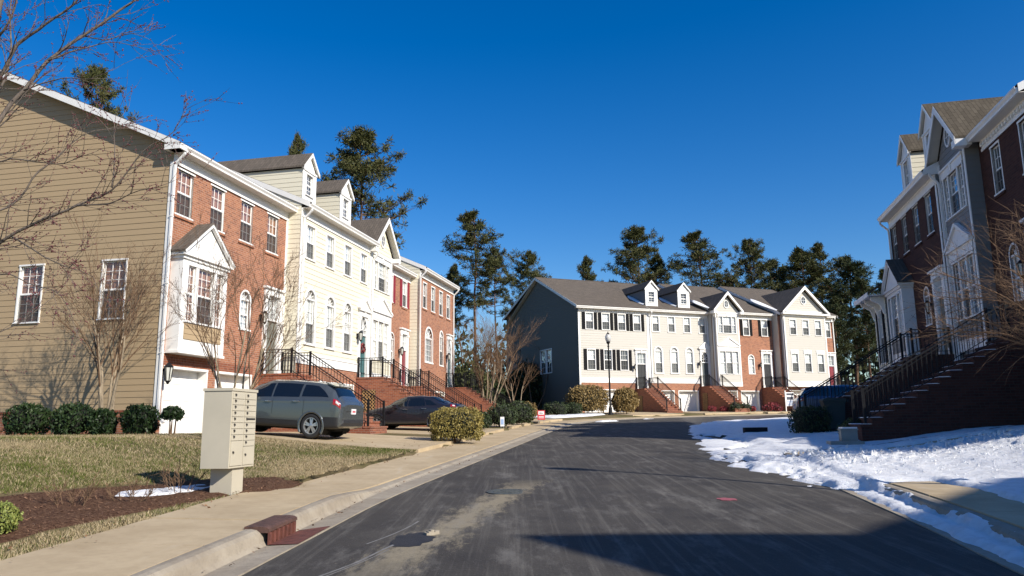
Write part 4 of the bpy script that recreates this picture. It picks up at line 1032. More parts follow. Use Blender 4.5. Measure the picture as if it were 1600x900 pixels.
def unit_brick_bay(root, W, ze=9.1, first=False, sid='siding_tan', landing=2.17, zbot=0., snow=False, dorm=False, blind='blind_brown', rmat='shingle', each=True, sw=(1,1), k=1., doorm='door_olive', dent=False, bk='brick'):
    d = W-7.3
    ups = [(.25*k+.02, .8*k), (2.08*k, .8*k), (3.93*k, .8*k), (5.78*k, .8*k)]
    g = [(.2, 2.45), (2.9, 5.15+d*.6)]
    ax, dx = 4.22+d*.5, 6.0+d*.9
    holes = [(a, a+w_, 6.98, 8.46, 0) for a, w_ in ups] + [(a, b, 0, 2.1, 0) for a, b in g] + [(ax, ax+.6, 3.74, 4.83, .3)]
    holes.append(door(root, dx, landing, .85, 2.1, doorm, 0, .7, top=5.55))
    obj('front_wall', wall_mesh(0, W, -.6, ze-.2, holes, None, 0, FRONT, .14), bk, root)
    for a, w_ in ups: window(root, a, 6.98, w_, 1.48, .03, 3, 2, casing=.06, proud=.02, blind=blind, lower=blind, panes=first)
    for a, w_ in ups: obj('brick_sill', MB().box(a-.12, a+w_+.12, -.05, .03, 6.84, 6.92), bk, root)
    window(root, ax, 3.74, .6, 1.09, .03, 2, 2, arch=.3, casing=.07, blind='blind_white', lower='blind_white', screen=False)
    for a, b in g:
        garage_door(root, a, b, 0, 2.1); hh = MB(); n = int((b-a+.3)/.08)
        for i in range(n): hh.box(a-.15+i*.08, a-.15+i*.08+.068, -.012, .02, 2.13, 2.4)
        obj('soldier_course', hh, 'brick_step', root)
    hb = [(.45, .85, 3.5, 5.28, 0), (.98, 1.82, 3.5, 5.28, 0), (1.95, 2.35, 3.5, 5.28, 0)]
    pediment_box(root, .2, 2.6, 2.5, 5.62, 6.8, -.45, .45, None, hb)
    bt = MB(); bt.box(.42, 2.38, -.462, -.45, 2.92, 3.42); pb = obj('bay_panel', bt, sid, root)
    for i, z in enumerate((2.93, 3.1, 3.27)): obj('siding_board', MB().add([(.42,-.478,z),(2.38,-.478,z),(2.38,-.464,z+.165),(.42,-.464,z+.165),(.42,-.462,z),(2.38,-.462,z)], [(0,1,2,3),(4,5,1,0)]), sid, pb)
    for a, b, z0, z1, _ in hb: window(root, a, z0, b-a, z1-z0, -.45, 2 if b-a < .6 else 3, 3, casing=.05, blind=blind, lower=blind, panes=first, screen=b-a > .6)
    lantern(root, dx-.48, -.03, 4.3, s=1.2); lantern(root, .08, -.03, 1.85, s=1.5)
    eave(root, 0, W, ze, 0, OV, dent, .3, False, (.32 if first else 0, .05))
    yr, zrg = main_roof(root, 0, W, ze, 0, OV, 16, rmat, .32 if first else .03, .03)
    if first:
        gable_soffit(root, -.32, 0, ze, 0, OV, yr, zrg)
        holes2 = [(1.44, 2.28, 3.6, 5.46, 0), (4.56, 5.42, 3.6, 5.46, 0)]
        side_wall(root, 0, -1, ze, mat=sid, expo=.19, holes=holes2, each=True, zs=.75)
        for a, b, z0, z1, _ in holes2:
            o = window(root, 0, z0, b-a, z1-z0, 0, 3, 3, casing=.05, proud=.03, blind=blind, lower=blind, panes=True); o.rotation_euler = (0,0,R(-90)); o.location = (0, b, z0)
        obj('brick_base', wall_mesh(-.02, 16, -.6, .68, [], None, 0, side_fn(-.03, -1)), bk, root)
        rl = MB(); y_ = 0.
        while y_ < 15.9: rl.box(-.06, .0, y_, y_+.068, .68, .75); y_ += .078
        obj('rowlock_course', rl, 'brick_step', root)
        obj('corner_board', MB().box(-.03,.0,-.02,.1,.75,ze-.5), 'white_trim', root)
    else: side_wall(root, 0, -1, ze, mat='siding_grey' if rmat == 'shingle_brown' else sid)
    side_wall(root, W, 1, ze, mat=sid)
    obj('corner_board', MB().box(W-.1, W+.015, -.025, -.001, -.3, ze-.5), 'white_trim', root)
    obj('rear_wall', MB().quad((0,16,-.6),(W,16,-.6),(W,16,ze),(0,16,ze)), sid, root)
    downspout(root, -.02 if first else .1, 0, .3, ze-.18)
    if first: # boxed return where the eave meets the rake
        obj('eave_return', MB().prism([(-OV-.1, ze-.2), (.12, ze-.2), (.12, ze-.02), (-OV-.1, ze-.05)], -.345, -.0, lambda u, v, t_: (t_, u, v)), 'white_trim', root)
    stairs(root, dx-.35, min(W-.05, dx+1.25), landing, zbot, each=each, snow=snow, mat='brick_step' if bk == 'brick' else bk)
    if dorm:
        for cx in dorm: dormer(root, cx, 1.5, ze+.5, ze+2.15, ze+3.15, .5, -OV, ze+.06, rmat, 'siding_cream')

def unit_dormer(root, W, ze=9.3, sid='siding_cream', each=False, landing=2.45, zbot=.1, k=1., dorm=(1.33, 5.0), doorm='door_teal', blind='blind_white', rail_each=True, wreath=False, snowy=False, roff=0.):
    ups = [(.5*k, .72*k), (2.34*k, .72*k), (4.2*k, .72*k), (6.03*k, .72*k)]; ar = [(.66*k, .76*k), (2.5*k, .76*k), (4.3*k, .76*k)]; dx = 6.12*k
    holes = [(a, a+w_, 7.1, 8.5, 0) for a, w_ in ups] + [(a, a+w_, 3.58, 5.42, .38*k) for a, w_ in ar]
    hd = door(root, dx, landing, .8*k, 2.05, doorm, 0, .8, fan=True, pediment=True, top=5.72, surround=.2*k); holes.append(hd)
    g = [(.3*k, 2.7*k), (3.15*k, 5.55*k)]
    obj('brick_base', wall_mesh(0, W, -.6, 2.72, [(a, b, 0, 2.1, 0) for a, b in g] + [(hd[0], hd[1], hd[2], 2.72, 0)], None, 0, FRONT, .14), 'brick', root)
    if each:
        wl_ = obj('front_wall', wall_mesh(0, W, 2.72, ze-.2, holes, 1., 0, lambda u, d, z: (u, d+.004, z)), sid, root); boards(wl_, 0, W, 3.05, ze-.55, holes, .215, .018, FRONT, sid)
    else: obj('front_wall', wall_mesh(0, W, 2.72, ze-.2, holes, .2, .014, FRONT), sid, root)
    sk = MB(); sk.box(0, hd[0]-.05, -.04, -.002, 2.7, 3.06); sk.box(0, hd[0]-.05, -.07, -.002, 3.06, 3.1); obj('skirt_board', sk, 'white_trim', root)
    obj('corner_board', MB().box(-.02, .11, -.03, -.002, 2.7, ze-.5), 'white_trim', root); obj('corner_board', MB().box(W-.11, W+.02, -.03, -.002, 2.7, ze-.5), 'white_trim', root)
    for a, w_ in ups: window(root, a, 7.1, w_, 1.4, 0, 3, 2, blind=blind, lower='blind_white', casing=.08)
    for i, (a, w_) in enumerate(ar): window(root, a, 3.58, w_, 1.84, 0, 3, 2, arch=.38*k, casing=.11, proud=.045, blind=blind, lower='blind_white', split=.46)
    for a, b in g: garage_door(root, a, b, 0, 2.1)
    lantern(root, dx-.36*k, -.03, 4.4, s=1.2)
    if wreath:
        b = MB(); random.seed(4)
        for i in range(70):
            a = random.uniform(0, 6.28); r = .2+random.uniform(-.06,.06); p = Vector((dx+.4+r*math.cos(a), -.02+random.uniform(-.04,.03), landing+1.45+r*math.sin(a))); e = Euler((random.uniform(0,6),)*3).to_matrix(); u, v = e @ Vector((.05,0,0)), e @ Vector((0,.03,.02))
            b.quad(p-u-v, p+u-v, p+u+v, p-u+v)
        tagpart = obj('wreath', b, 'wreath', root); tagpart['label'] = 'red and pale wreath on the teal door'
    common(root, W, ze, sid)
    if dorm:
        for cx in dorm:
            dormer(root, cx, 1.2, ze+.4, ze+1.8, ze+2.6, .4, -OV, ze+.06, 'shingle', sid if not snowy else 'siding_grey')
            if snowy: roof_snow(root, cx-.8, ze, .4, 3.0, .4)
    stairs(root, dx-.3, min(W+.3, dx+1.25), landing, zbot, each=rail_each, wing=True, lattice=True)
    downspout(root, .16, 0, 2.7, ze-.18)
def roof_snow(root, x, ze, y0, y1, wid):
    """lens of snow left lying on the roof beside a dormer or valley"""
    mb = MB(); n = 12; zf = lambda y: ze - .015 + PITCH_R*(y+OV+.03) + .12
    for i in range(n+1):
        u = i/n; y = lerp(y0, y1, u); w_ = wid*math.sin(math.pi*min(1, .04+u*.96))**.6*(.35+.65*u)
        mb.v += [(x-w_, y, zf(y)-.02), (x-w_*.5, y, zf(y)+.06), (x+w_*.5+.05, y, zf(y)+.06), (x+w_+.08, y, zf(y)-.02)]
    for i in range(n):
        for e in range(3): mb.f.append((i*4+e, i*4+e+1, i*4+e+5, i*4+e+4))
    obj('roof_snow', mb, 'snow', root, True)

def unit_gable_brick(root, W, ze=9.1, sid='siding_cream', p=.6, landing=2.37, zbot=.2, k=1., shut='shutter_red', doorm='door_red', rail_each=True, snow=False, rmat='shingle', blind='blind_white', snowy=False, dent=True, each_dent=False, rail=(1,1), lit_arch=True, bk='brick'):
    gx0, gx1 = .06*k, 2.78*k; cx = (gx0+gx1)/2; hw = (gx1-gx0)/2+.36; gze, gap = ze-.02, ze-.02+hw*1.06
    hw1 = [(3.78*k, .66*k), (6.02*k, .66*k)]; ax, dx = 4.2*k, 5.95*k
    hol = [(a, a+w_, 7.0, 8.48, 0) for a, w_ in hw1] + [(ax, ax+.62*k, 3.6, 4.95, .31*k)]
    hol.append(door(root, dx, landing, .85*k, 2.1, doorm, 0, .7, top=5.7, surround=.22))
    g = [(.25*k, 2.6*k), (3.0*k, 5.2*k)]
    hol += [(a, b, 0, 2.1, 0) for a, b in g[1:]]
    obj('front_wall', wall_mesh(0, W, -.6, ze-.2, hol + [(g[0][0], g[0][1], 0, 2.1, 0)], None, 0, FRONT, .14), bk, root)
    for a, w_ in hw1:
        if shut: shuttered(root, a, 7.0, w_, 1.48, shut, .0, .32*k, blind=blind, lower='blind_grey')
        else: window(root, a, 7.0, w_, 1.48, .03, casing=.06, blind=blind, lower='blind_dark')
        obj('brick_sill', MB().box(a-.1, a+w_+.1, -.05, .03, 6.86, 6.93), bk, root)
    window(root, ax, 3.6, .62*k, 1.35, .03, 2, 2, arch=.31*k, casing=.07, blind='blind_white', lower='blind_white', screen=False)
    for a, b in g: garage_door(root, a, b, 0, 2.1)
    lantern(root, dx-.42, -.03, 4.35, s=1.2)
    # projecting sided gable
    tw = 2.1*k; tx = cx-tw/2; fn = lambda u, d, z: (u, -p+d, z)
    th = triple_holes(tx, 7.05, tw, 1.45) + triple_holes(tx-.05, 3.5, tw+.1, 1.95, .333)
    zc = ze+.05; sl = 1.06
    obj('gable_wall', wall_mesh(lambda z: gx0 if z < zc else gx0+(z-zc)/sl, lambda z: gx1 if z < zc else gx1-(z-zc)/sl, 2.45, zc+(gx1-gx0)/2*sl-.02, th, .2, .014, fn), sid, root)
    for xx, sg in ((gx0, -1), (gx1, 1)): obj('gable_side', wall_mesh(-p, .0, 2.45, ze, [], .2, .014, side_fn(xx, sg)), sid, root)
    obj('bay_soffit', MB().box(gx0, gx1, -p, -.004, 2.42, 2.46), 'soffit', root)
    tr = MB(); tr.box(gx0-.02, gx0+.1, -p-.03, -p-.002, 2.45, ze); tr.box(gx1-.1, gx1+.02, -p-.03, -p-.002, 2.45, ze); tr.box(gx0-.03, gx1+.03, -p-.045, -p-.001, 2.43, 2.8)
    tr.box(tx-.1, tx+tw+.1, -p-.05, -p-.002, 8.56, 8.78); tr.box(cx-.07, cx+.07, -p-.09, -p-.05, 8.56, 8.82); tr.box(tx-.16, tx+tw+.16, -p-.1, -p-.002, 8.78, 8.85)
    # pediment over the lower window
    tr.box(tx-.16, tx+tw+.16, -p-.06, -p-.002, 5.53, 5.86); tr.box(tx-.22, tx+tw+.22, -p-.14, -p-.002, 5.86, 5.94); tr.prism([(tx-.2, 5.94), (tx+tw+.2, 5.94), (cx, 6.62)], -p-.09, -p-.004)
    for sg in (-1, 1): tr.bar((cx+sg*(tw/2+.24), -p-.09, 5.95), (cx, -p-.09, 6.66), .16, .1)
    obj('gable_trim', tr, 'white_trim', root)
    triple(root, tx, 7.05, tw, 1.45, -p, blind=blind, lower='blind_grey'); triple(root, tx-.05, 3.5, tw+.1, 1.95, -p, blind=blind, lower=blind, sidew=.333, cols=3)
    round_window(root, cx, ze+.62, .2*k+.02, .3, -p-.016)
    cross_gable(root, cx, hw, gze, gap, -p-.36, 4, rmat, fascia=.2, over=.36, base_y=-OV, base_z=ze+.06)
    for sg in (-1, 1):
        a, b = sorted((cx+sg*hw, cx+sg*(hw-.34))); obj('eave_return', MB().box(a, b, -p-.37, -p-.02, gze-.26, gze-.02), 'white_trim', root)
    for sg, xx in ((-1, gx0), (1, gx1)):
        a, b = sorted((cx+sg*(hw+.02), xx)); obj('gable_eave', MB().box(a, b, -p-.02, -.3, gze-.24, gze-.03), 'soffit', root)
    common(root, W, ze, sid, dent=dent, each_dent=each_dent, eave_segs=[(cx+hw-.02, W)], rmat=rmat)
    if snowy: roof_snow(root, gx0-.3, ze, -.1, 2.2, .5)
    downspout(root, gx0-.06, -p+.3, .2, ze-.2, .2); downspout(root, gx0+.02, -p, .2, ze-.25, .3)
    stairs(root, dx-.35, min(W+.35, dx+1.2), landing, zbot, each=rail_each, snow=snow, rails=rail, mat='brick_step' if bk == 'brick' else bk)

def unit_brick_arches(root, W, ze=9.5, sid='siding_cream', landing=2.6, zbot=.5, blind='blind_grey'):
    ups = [.62, 2.2, 3.8, 5.4]
    hol = [(a, a+.62, 7.2, 8.7, 0) for a in ups] + [(1.15, 2.45, 4.0, 5.45, .6), (3.95, 4.6, 3.98, 5.8, .32)]
    hol.append(door(root, 5.5, landing, .78, 2.05, 'door_teal', 0, .8, fan=True, top=6.1, surround=.14)); g = [(.25, 2.5), (2.9, 5.0)]
    obj('front_wall', wall_mesh(0, W, -.6, ze-.2, hol + [(a, b, .3, 2.3, 0) for a, b in g], None, 0, FRONT, .14), 'brick', root)
    for a in ups:
        window(root, a, 7.2, .62, 1.5, .03, 2, 2, casing=.07, blind=blind, lower='blind_dark'); obj('brick_sill', MB().box(a-.1, a+.72, -.05, .03, 7.05, 7.13), 'brick', root)
    window(root, 1.15, 4.0, 1.3, 1.45, .03, 3, 2, arch=.6, casing=.12, blind='blind_grey', lower='blind_grey', screen=False, split=.98); window(root, 3.95, 3.98, .65, 1.82, .03, 2, 2, arch=.32, casing=.1, blind=blind, lower='blind_dark')
    for a, b in g: garage_door(root, a, b, .3, 2.3)
    lantern(root, 5.22, -.03, 4.6, s=1.2)
    common(root, W, ze, sid, dent=True, right_over=.3)
    obj('corner_board', MB().box(-.02,.1,-.03,-.002,-.3,ze-.5), 'white_trim', root); downspout(root, -.06, 0, .4, ze-.18); downspout(root, W-.05, 0, .4, ze-.18)
    stairs(root, 5.1, 6.7, landing, zbot)

def unit_black_shutters(root, W, ze=8.95, sid='siding_beige'):
    ups = [.7, 2.22, 3.74, 5.22]; los = [.78, 2.32, 3.86]
    hol = [(a, a+.66, 7.08, 8.42, 0) for a in ups] + [(a, a+.68, 3.75, 5.38, 0) for a in los]
    hd = door(root, 5.42, 2.2, .8, 2.05, 'door_black', 0, .9, top=5.5, surround=.16); hol.append(hd)
    obj('brick_base', wall_mesh(0, W, -.6, 2.72, [(.4, 4.85, .1, 2.15, 0), (hd[0], hd[1], hd[2], 2.72, 0)], None, 0, FRONT, .14), 'brick', root)
    obj('front_wall', wall_mesh(0, W, 2.72, ze-.2, hol, .2, .014, FRONT), sid, root)
    sk = MB(); sk.box(0, hd[0]-.05, -.04, -.002, 2.68, 3.1); obj('skirt_board', sk, 'white_trim', root); obj('corner_board', MB().box(-.02,.12,-.03,-.002,-.2,ze-.5), 'white_trim', root); obj('corner_board', MB().box(W-.12,W+.02,-.03,-.002,2.7,ze-.5), 'white_trim', root)
    for a in ups: shuttered(root, a, 7.08, .66, 1.34, 'shutter_black', 0, .3, blind='blind_white', lower='blind_grey')
    for i, a in enumerate(los): shuttered(root, a, 3.75, .68, 1.63, 'shutter_black', 0, .3, blind='blind_white' if i == 0 else 'blind_dark', lower='blind_grey' if i == 0 else 'blind_dark')
    garage_door(root, .4, 4.85, .1, 2.15); lantern(root, 5.1, -.03, 4.0, s=1.2)
    hs_ = [(5.3, 6.4, 3.85, 5.9, 0), (6.55, 7.65, 3.85, 5.9, 0)]
    yr, zrg = main_roof(root, 0, W, ze, 0, OV, 16, 'shingle', .32, .03, .9); eave(root, 0, W, ze, 0, OV, True, .2, False, (.32, 0)); gable_soffit(root, -.32, 0, ze, 0, OV, yr, zrg)
    side_wall(root, 0, -1, ze, mat='siding_beige_shaded', expo=.2, holes=hs_, back=.9); side_wall(root, W, 1, ze, mat=sid, back=.9); obj('rear_wall', MB().quad((0,16,-.6),(W,16,-.6),(W,16,ze+.8),(0,16,ze+.8)), sid, root)
    for a, b, z0, z1, _ in hs_:
        o = window(root, 0, z0, b-a, z1-z0, 0, 2, 2, casing=.07, blind='blind_grey', lower='blind_dark', screen=False); o.rotation_euler = (0,0,R(-90)); o.location = (0, b, z0)
    v = MB(); v.box(-.05,-.015,9.7,11.0,1.3,2.4); obj('wall_vent', v, 'siding_grey', root)
    for i, yy in enumerate((8.8, 9.3)): obj('roof_vent', MB().lathe([(.05,0),(.05,.5),(.08,.5),(.08,.56)], 8, (.9+i*1.8, yy, zrg-.2)), 'black_metal', root)
    stairs(root, 5.2, 6.6, 2.2, .15, each=False, lattice=True)
def unit_wide_gable(root, W, ze=9.0, sid='siding_beige'):
    gx0, gx1 = .3, 5.05; p = .45; cx = (gx0+gx1)/2; hw = (gx1-gx0)/2+.35; sl = .9; fn = lambda u, d, z: (u, -p+d, z)
    ups = [.95, 2.4, 3.85]; hol = [(a, a+.66, 7.08, 8.42, 0) for a in ups] + [(a, a+.68, 3.75, 5.35, 0) for a in (.9, 2.38, 3.86)]
    obj('gable_wall', wall_mesh(gx0, gx1, 2.45, ze-.1, hol, .2, .014, fn), sid, root); zc = ze+.12
    obj('gable_peak', wall_mesh(lambda z: gx0+(z-zc)/sl, lambda z: gx1-(z-zc)/sl, zc, zc+(gx1-gx0)/2*sl-.03, [], .2, .014, fn), sid, root)
    for xx, sg in ((gx0,-1),(gx1,1)): obj('gable_side', wall_mesh(-p, 0., 2.45, ze, [], .2, .014, side_fn(xx, sg)), sid, root)
    obj('bay_soffit', MB().box(gx0,gx1,-p,-.004,2.42,2.46), 'soffit', root)
    tr = MB(); tr.box(gx0-.02,gx0+.1,-p-.03,-p-.002,2.45,ze-.2); tr.box(gx1-.1,gx1+.02,-p-.03,-p-.002,2.45,ze-.2); tr.box(gx0-.03,gx1+.03,-p-.045,-p-.001,2.43,2.9); tr.box(gx0-.3,gx1+.3,-p-.36,-p,ze-.12,ze+.04); tr.box(gx0-.05,gx1+.05,-p-.06,-p-.001,ze-.3,ze-.12); tr.box(gx0+.3,gx1-.3,-p-.1,-p-.003,ze+.13,ze+.25)
    for a in (.9, 2.38, 3.86): tr.box(a-.12,a+.8,-p-.05,-p-.002,5.42,5.7); tr.box(a+.28,a+.4,-p-.08,-p-.05,5.42,5.74)
    obj('gable_trim', tr, 'white_trim', root)
    for a in ups: window(root, a, 7.08, .66, 1.34, -p, 3, 2, casing=.06, blind='blind_white', lower='blind_grey')
    for a in (.9, 2.38, 3.86): window(root, a, 3.75, .68, 1.6, -p, 3, 2, casing=.06, blind='blind_white', lower='blind_grey')
    round_window(root, cx, ze+1.25, .25, .32, -p-.016)
    cross_gable(root, cx, hw, ze+.03, ze+.03+hw*sl, -p-.36, 4, 'shingle', fascia=.22, over=.36, base_y=-OV, base_z=ze+.06)
    hol = [(5.4, 6.05, 7.0, 8.42, 0), (.5, 4.6, .1, 2.15, 0)]; hol.append(door(root, 5.32, 2.3, .8, 2.05, 'door_red', 0, .7, top=5.6, surround=.18))
    obj('front_wall', wall_mesh(0, W, -.6, ze-.2, hol, None, 0, FRONT, .14), 'brick', root); window(root, 5.4, 7.0, .65, 1.42, .03, 3, 2, casing=.06, blind='blind_white', lower='blind_grey'); garage_door(root, .5, 4.6, .1, 2.15)
    common(root, W, ze, sid, right_over=.3, eave_segs=[(cx+hw, W)]); roof_snow(root, gx0-.35, ze, -.1, 3.4, .6); downspout(root, W-.06, 0, .3, ze-.18); downspout(root, gx0-.05, -p+.2, .3, ze-.2, .2)
    stairs(root, 5.0, 6.35, 2.3, .2, each=False)

LB = 1.38
u = root_at('L', 0, 0, LB, 'townhouse', 'red brick townhouse with tan gable wall and white pedimented bay, nearest on the left', group='townhouses of the left row'); unit_brick_bay(u, 7.3, 9.1, True)
u = root_at('L', 7.32, .6, LB, 'townhouse', 'cream sided townhouse with two roof dormers and teal door', group='townhouses of the left row'); unit_dormer(u, 7.3, 9.28, each=True, wreath=True)
u = root_at('L', 14.64, 0, LB, 'townhouse', 'townhouse with narrow cream front gable and red shutters on brick', group='townhouses of the left row'); unit_gable_brick(u, 7.32, 9.1)
u = root_at('L', 21.98, .6, LB, 'townhouse', 'brick end townhouse of the left row with large arched window', group='townhouses of the left row'); unit_brick_arches(u, 6.8, 9.5)
FB = 2.2; k = 6.6/7.3
u = root_at('Fr', 0, 0, FB, 'townhouse', 'end townhouse with black shutters and dark shaded gable wall', group='townhouses of the far row'); unit_black_shutters(u, 6.62)
u = root_at('Fr', 6.64, .02, FB, 'townhouse', 'beige sided townhouse of the far row with two white dormers', group='townhouses of the far row'); unit_dormer(u, 6.1, 8.95, 'siding_beige', False, 2.45, .3, .86, (.7, 4.0), 'door_grey', rail_each=False, snowy=True)
u = root_at('Fr', 12.76, .55, FB, 'townhouse', 'far townhouse with narrow beige gable beside brick with black shutters', group='townhouses of the far row'); unit_gable_brick(u, 6.6, 9.0, 'siding_beige', .5, k=.9, shut='shutter_black', doorm='door_black', rail_each=False, snowy=True)
u = root_at('Fr', 19.4, 1.3, FB, 'townhouse', 'far townhouse with broad beige gable and oval attic window', group='townhouses of the far row'); unit_wide_gable(u, 6.4)
RB = 1.4
u = root_at('Rr', 10.6, 0, RB, 'townhouse', 'shaded brick townhouse with a row of four upper windows and dormers', group='townhouses of the right row'); unit_brick_bay(u, 6.7, 9.05, False, 'siding_grey', 2.4, 0., True, (1.6, 4.9), 'blind_dark', 'shingle_brown', k=.9, bk='brick_shaded')
u = root_at('Rr', 3.88, -.55, RB, 'townhouse', 'grey gabled townhouse at the right edge, in shade behind bare branches', group='townhouses of the right row'); unit_gable_brick(u, 6.85, 9.15, 'siding_grey', .42, 2.3, -.1, .94, None, 'door_black', snow=True, rmat='shingle_brown', blind='blind_dark', each_dent=True, bk='brick_shaded')
# bracketed one-storey porch wing beyond the brick townhouse
u = root_at('Rr', 12.9, .45, RB, 'porch_wing', 'white bracketed bay with tall shuttered window past the brick townhouse', 'bay')
mb = wall_mesh(0, 2.2, -.6, 5.6, [(.75, 1.45, 2.7, 5.0, 0)], .2, .014, FRONT); obj('front_wall', mb, 'siding_cream', u); obj('side_wall', wall_mesh(0., 3., -.6, 5.6, [], .2, .014, side_fn(0, -1)), 'siding_grey', u); obj('side_wall', wall_mesh(0., .5, -.6, 5.6, [], .2, .014, side_fn(2.2, 1)), 'siding_grey', u)
shuttered(u, .75, 2.7, .7, 2.3, 'shutter_black', 0, .3, blind='blind_white', lower='blind_grey')
rm = MB(); rm.add([(-.3,-.75,5.6),(2.5,-.75,5.6),(2.5,.3,6.3),(-.3,.3,6.3),(-.3,-.75,5.7),(2.5,-.75,5.7),(2.5,.3,6.4),(-.3,.3,6.4)], [(0,3,2,1),(4,5,6,7),(0,1,5,4),(1,2,6,5),(2,3,7,6),(3,0,4,7)]); obj('porch_roof', rm, 'shingle_brown', u); obj('porch_fascia', MB().box(-.3,2.5,-.78,-.752,5.5,5.7), 'white_trim', u); obj('porch_soffit', MB().box(-.3,2.5,-.75,0,5.56,5.59), 'soffit', u)
for xx in (.15, 1.0, 2.05): obj('bracket', MB().prism([(0,5.55),(-.6,5.55),(-.55,5.4),(-.2,5.2),(-.08,4.8),(0,4.75)], xx-.05, xx+.05, lambda u_, v, t_: (t_, u_, v)), 'white_trim', u)
# the next row, out of view behind the camera on the right: it throws the shade across the near road
u = thing('townhouse', 'brick townhouse standing right of and behind the viewpoint', 'house', (15.9, -2.1, 1.2), R(-90), 'townhouses of the right row'); unit_gable_brick(u, 7.0, 8.9, 'siding_grey', 1.1, 2.3, 0., .96, None, 'door_black', rail_each=False, rmat='shingle_brown', blind='blind_dark', bk='brick_shaded')
u = root_at('Rr', -3.0, -.5, RB, 'brick_wing', 'low brick end wing of the right row, just outside the view', 'building')
obj('front_wall', wall_mesh(0, 6.2, -.6, 3.5, [(1.2,2.1,1.0,2.6,0),(3.9,4.8,1.0,2.6,0)], None, 0, FRONT, .14), 'brick_shaded', u)
for a in (1.2, 3.9): window(u, a, 1.0, .9, 1.6, .03, 3, 2, casing=.06, blind='blind_grey', lower='blind_grey')
obj('side_wall', wall_mesh(0., 8., -.6, 3.5, [], None, 0, side_fn(6.2, 1)), 'brick_shaded', u); obj('roof', MB().prism([(-.4,3.5),(4.,4.7),(8.4,3.5),(8.4,3.62),(4.,4.85),(-.4,3.62)], -.0, 6.5, lambda u_, v, t_: (t_, u_, v)), 'shingle_brown', u)
eave(u, 0, 6.2, 3.6, 0, OV, False, .2); obj('gable_end', MB().quad((6.19,0,3.45),(6.19,8,3.45),(6.19,4,4.65)), 'siding_grey', u)
# ------------------------------------------------------------------ street furniture
def road_z(x, y):
    dl = -sd1(x, y, _SL); dr = sd1(x, y, _SR); u_ = dl/(dl+dr); return float(zr(y)) + .07*(1-(2*u_-1)**2) - .015
plain('mailbox_beige', (.46, .42, .33), .5, .05, 2.); plain('lock_metal', (.08, .075, .07), .4, .3, 10, .6)
mx, my = -4.33, 11.8; mz = H(mx, my)
m_ = thing('cluster_mailbox', 'beige metal cluster mailbox on a square pedestal beside the sidewalk', 'mailbox', (mx, my, mz-.05), R(82))
b = MB(); b.box(-.17,.17,-.17,.17,.03,.46); b.box(-.23,.23,-.23,.23,0,.035)
for sx in (-.19,.19):
    for sy in (-.19,.19): b.lathe([(.018,.03),(.018,.06)], 6, (sx,sy,0))
obj('pedestal', b, 'mailbox_beige', m_)
b = MB(); b.box(-.39,.39,-.22,.22,.44,1.57); b.box(-.405,.405,-.235,.235,1.57,1.61); body = obj('box', b, 'mailbox_beige', m_)
obj('plinth', MB().box(-.34,.34,-.3,.3,-.05,.0), 'curb_concrete', m_)
lk = MB().lathe([(.014,0),(.014,.012)], 8); lk.v = [(x, -z, y) for x, y, z in lk.v]; lk.box(-.005,.02,-.016,-.004,-.022,.006); lkm = lk.mesh('lock', 'lock_metal')
def mdoor(x0, x1, z0, z1, lock=True, slot=False):
    o = obj('mailbox_door', MB().box(x0+.004, x1-.004, -.234, -.2205, z0+.004, z1-.004), 'mailbox_beige', m_)
    if lock: link('lock', lkm, o, (x0+.06, -.235, (z0+z1)/2+.02))
    if slot: obj('slot', MB().box(x0+.05, x1-.03, -.238, -.2345, z1-.045, z1-.018), 'dark_void', o)
for i in range(8): mdoor(-.37, -.005, 1.54-.088*(i+1), 1.54-.088*i)
for i in range(9): mdoor(.005, .37, 1.54-.088*(i+1), 1.54-.088*i, slot=i == 4)
mdoor(-.37, -.005, .47, 1.54-.088*8); mdoor(.005, .37, .47, 1.54-.088*9)

# storm drain inlet let into the kerb
iq = Vector((-2.3,9.0)) ; ia, ib = Vector((-2.332,8.58)), Vector((-2.262,9.42)); idr = (ib-ia).normalized(); inn = Vector((-idr.y, idr.x))
dr_ = thing('storm_drain', 'rusty red iron storm drain inlet set into the left kerb', 'storm drain', (ia.x, ia.y, float(zr(ia.y))), math.atan2(idr.y, idr.x)); L_ = (ib-ia).length
b = MB(); prof = [(.355,.115),(.335,.125),(.34,.155),(.37,.172),(.44,.18),(.62,.178),(.62,.115)]; sl_ = .036*L_
b.add([(0,u,v) for u,v in prof]+[(L_,u,v+sl_) for u,v in prof], [tuple(range(7)), tuple(range(13,6,-1))]+[(i,(i+1)%7,7+(i+1)%7,7+i) for i in range(7)]); obj('hood', b, 'rust_iron', dr_)
obj('throat', MB().add([(0,.352,-.02),(L_,.352,-.02+sl_),(L_,.352,.12+sl_),(0,.352,.12)], [(0,1,2,3)]), 'dark_void', dr_)
for k_ in range(7):
    xx = L_*(k_+.5)/7-.035; obj('throat_bar', MB().box(xx-.025, xx+.03, .325, .35, -.01+.036*xx, .12+.036*xx), 'rust_red', dr_)
obj('apron', MB().add([(-.02,.0,.0065),(L_+.3,.02,.036*(L_+.3)+.0065),(L_+.05,.33,-.004+.036*(L_+.05)),(-.02,.33,-.004)], [(0,1,2,3)]), 'rust_red', dr_)

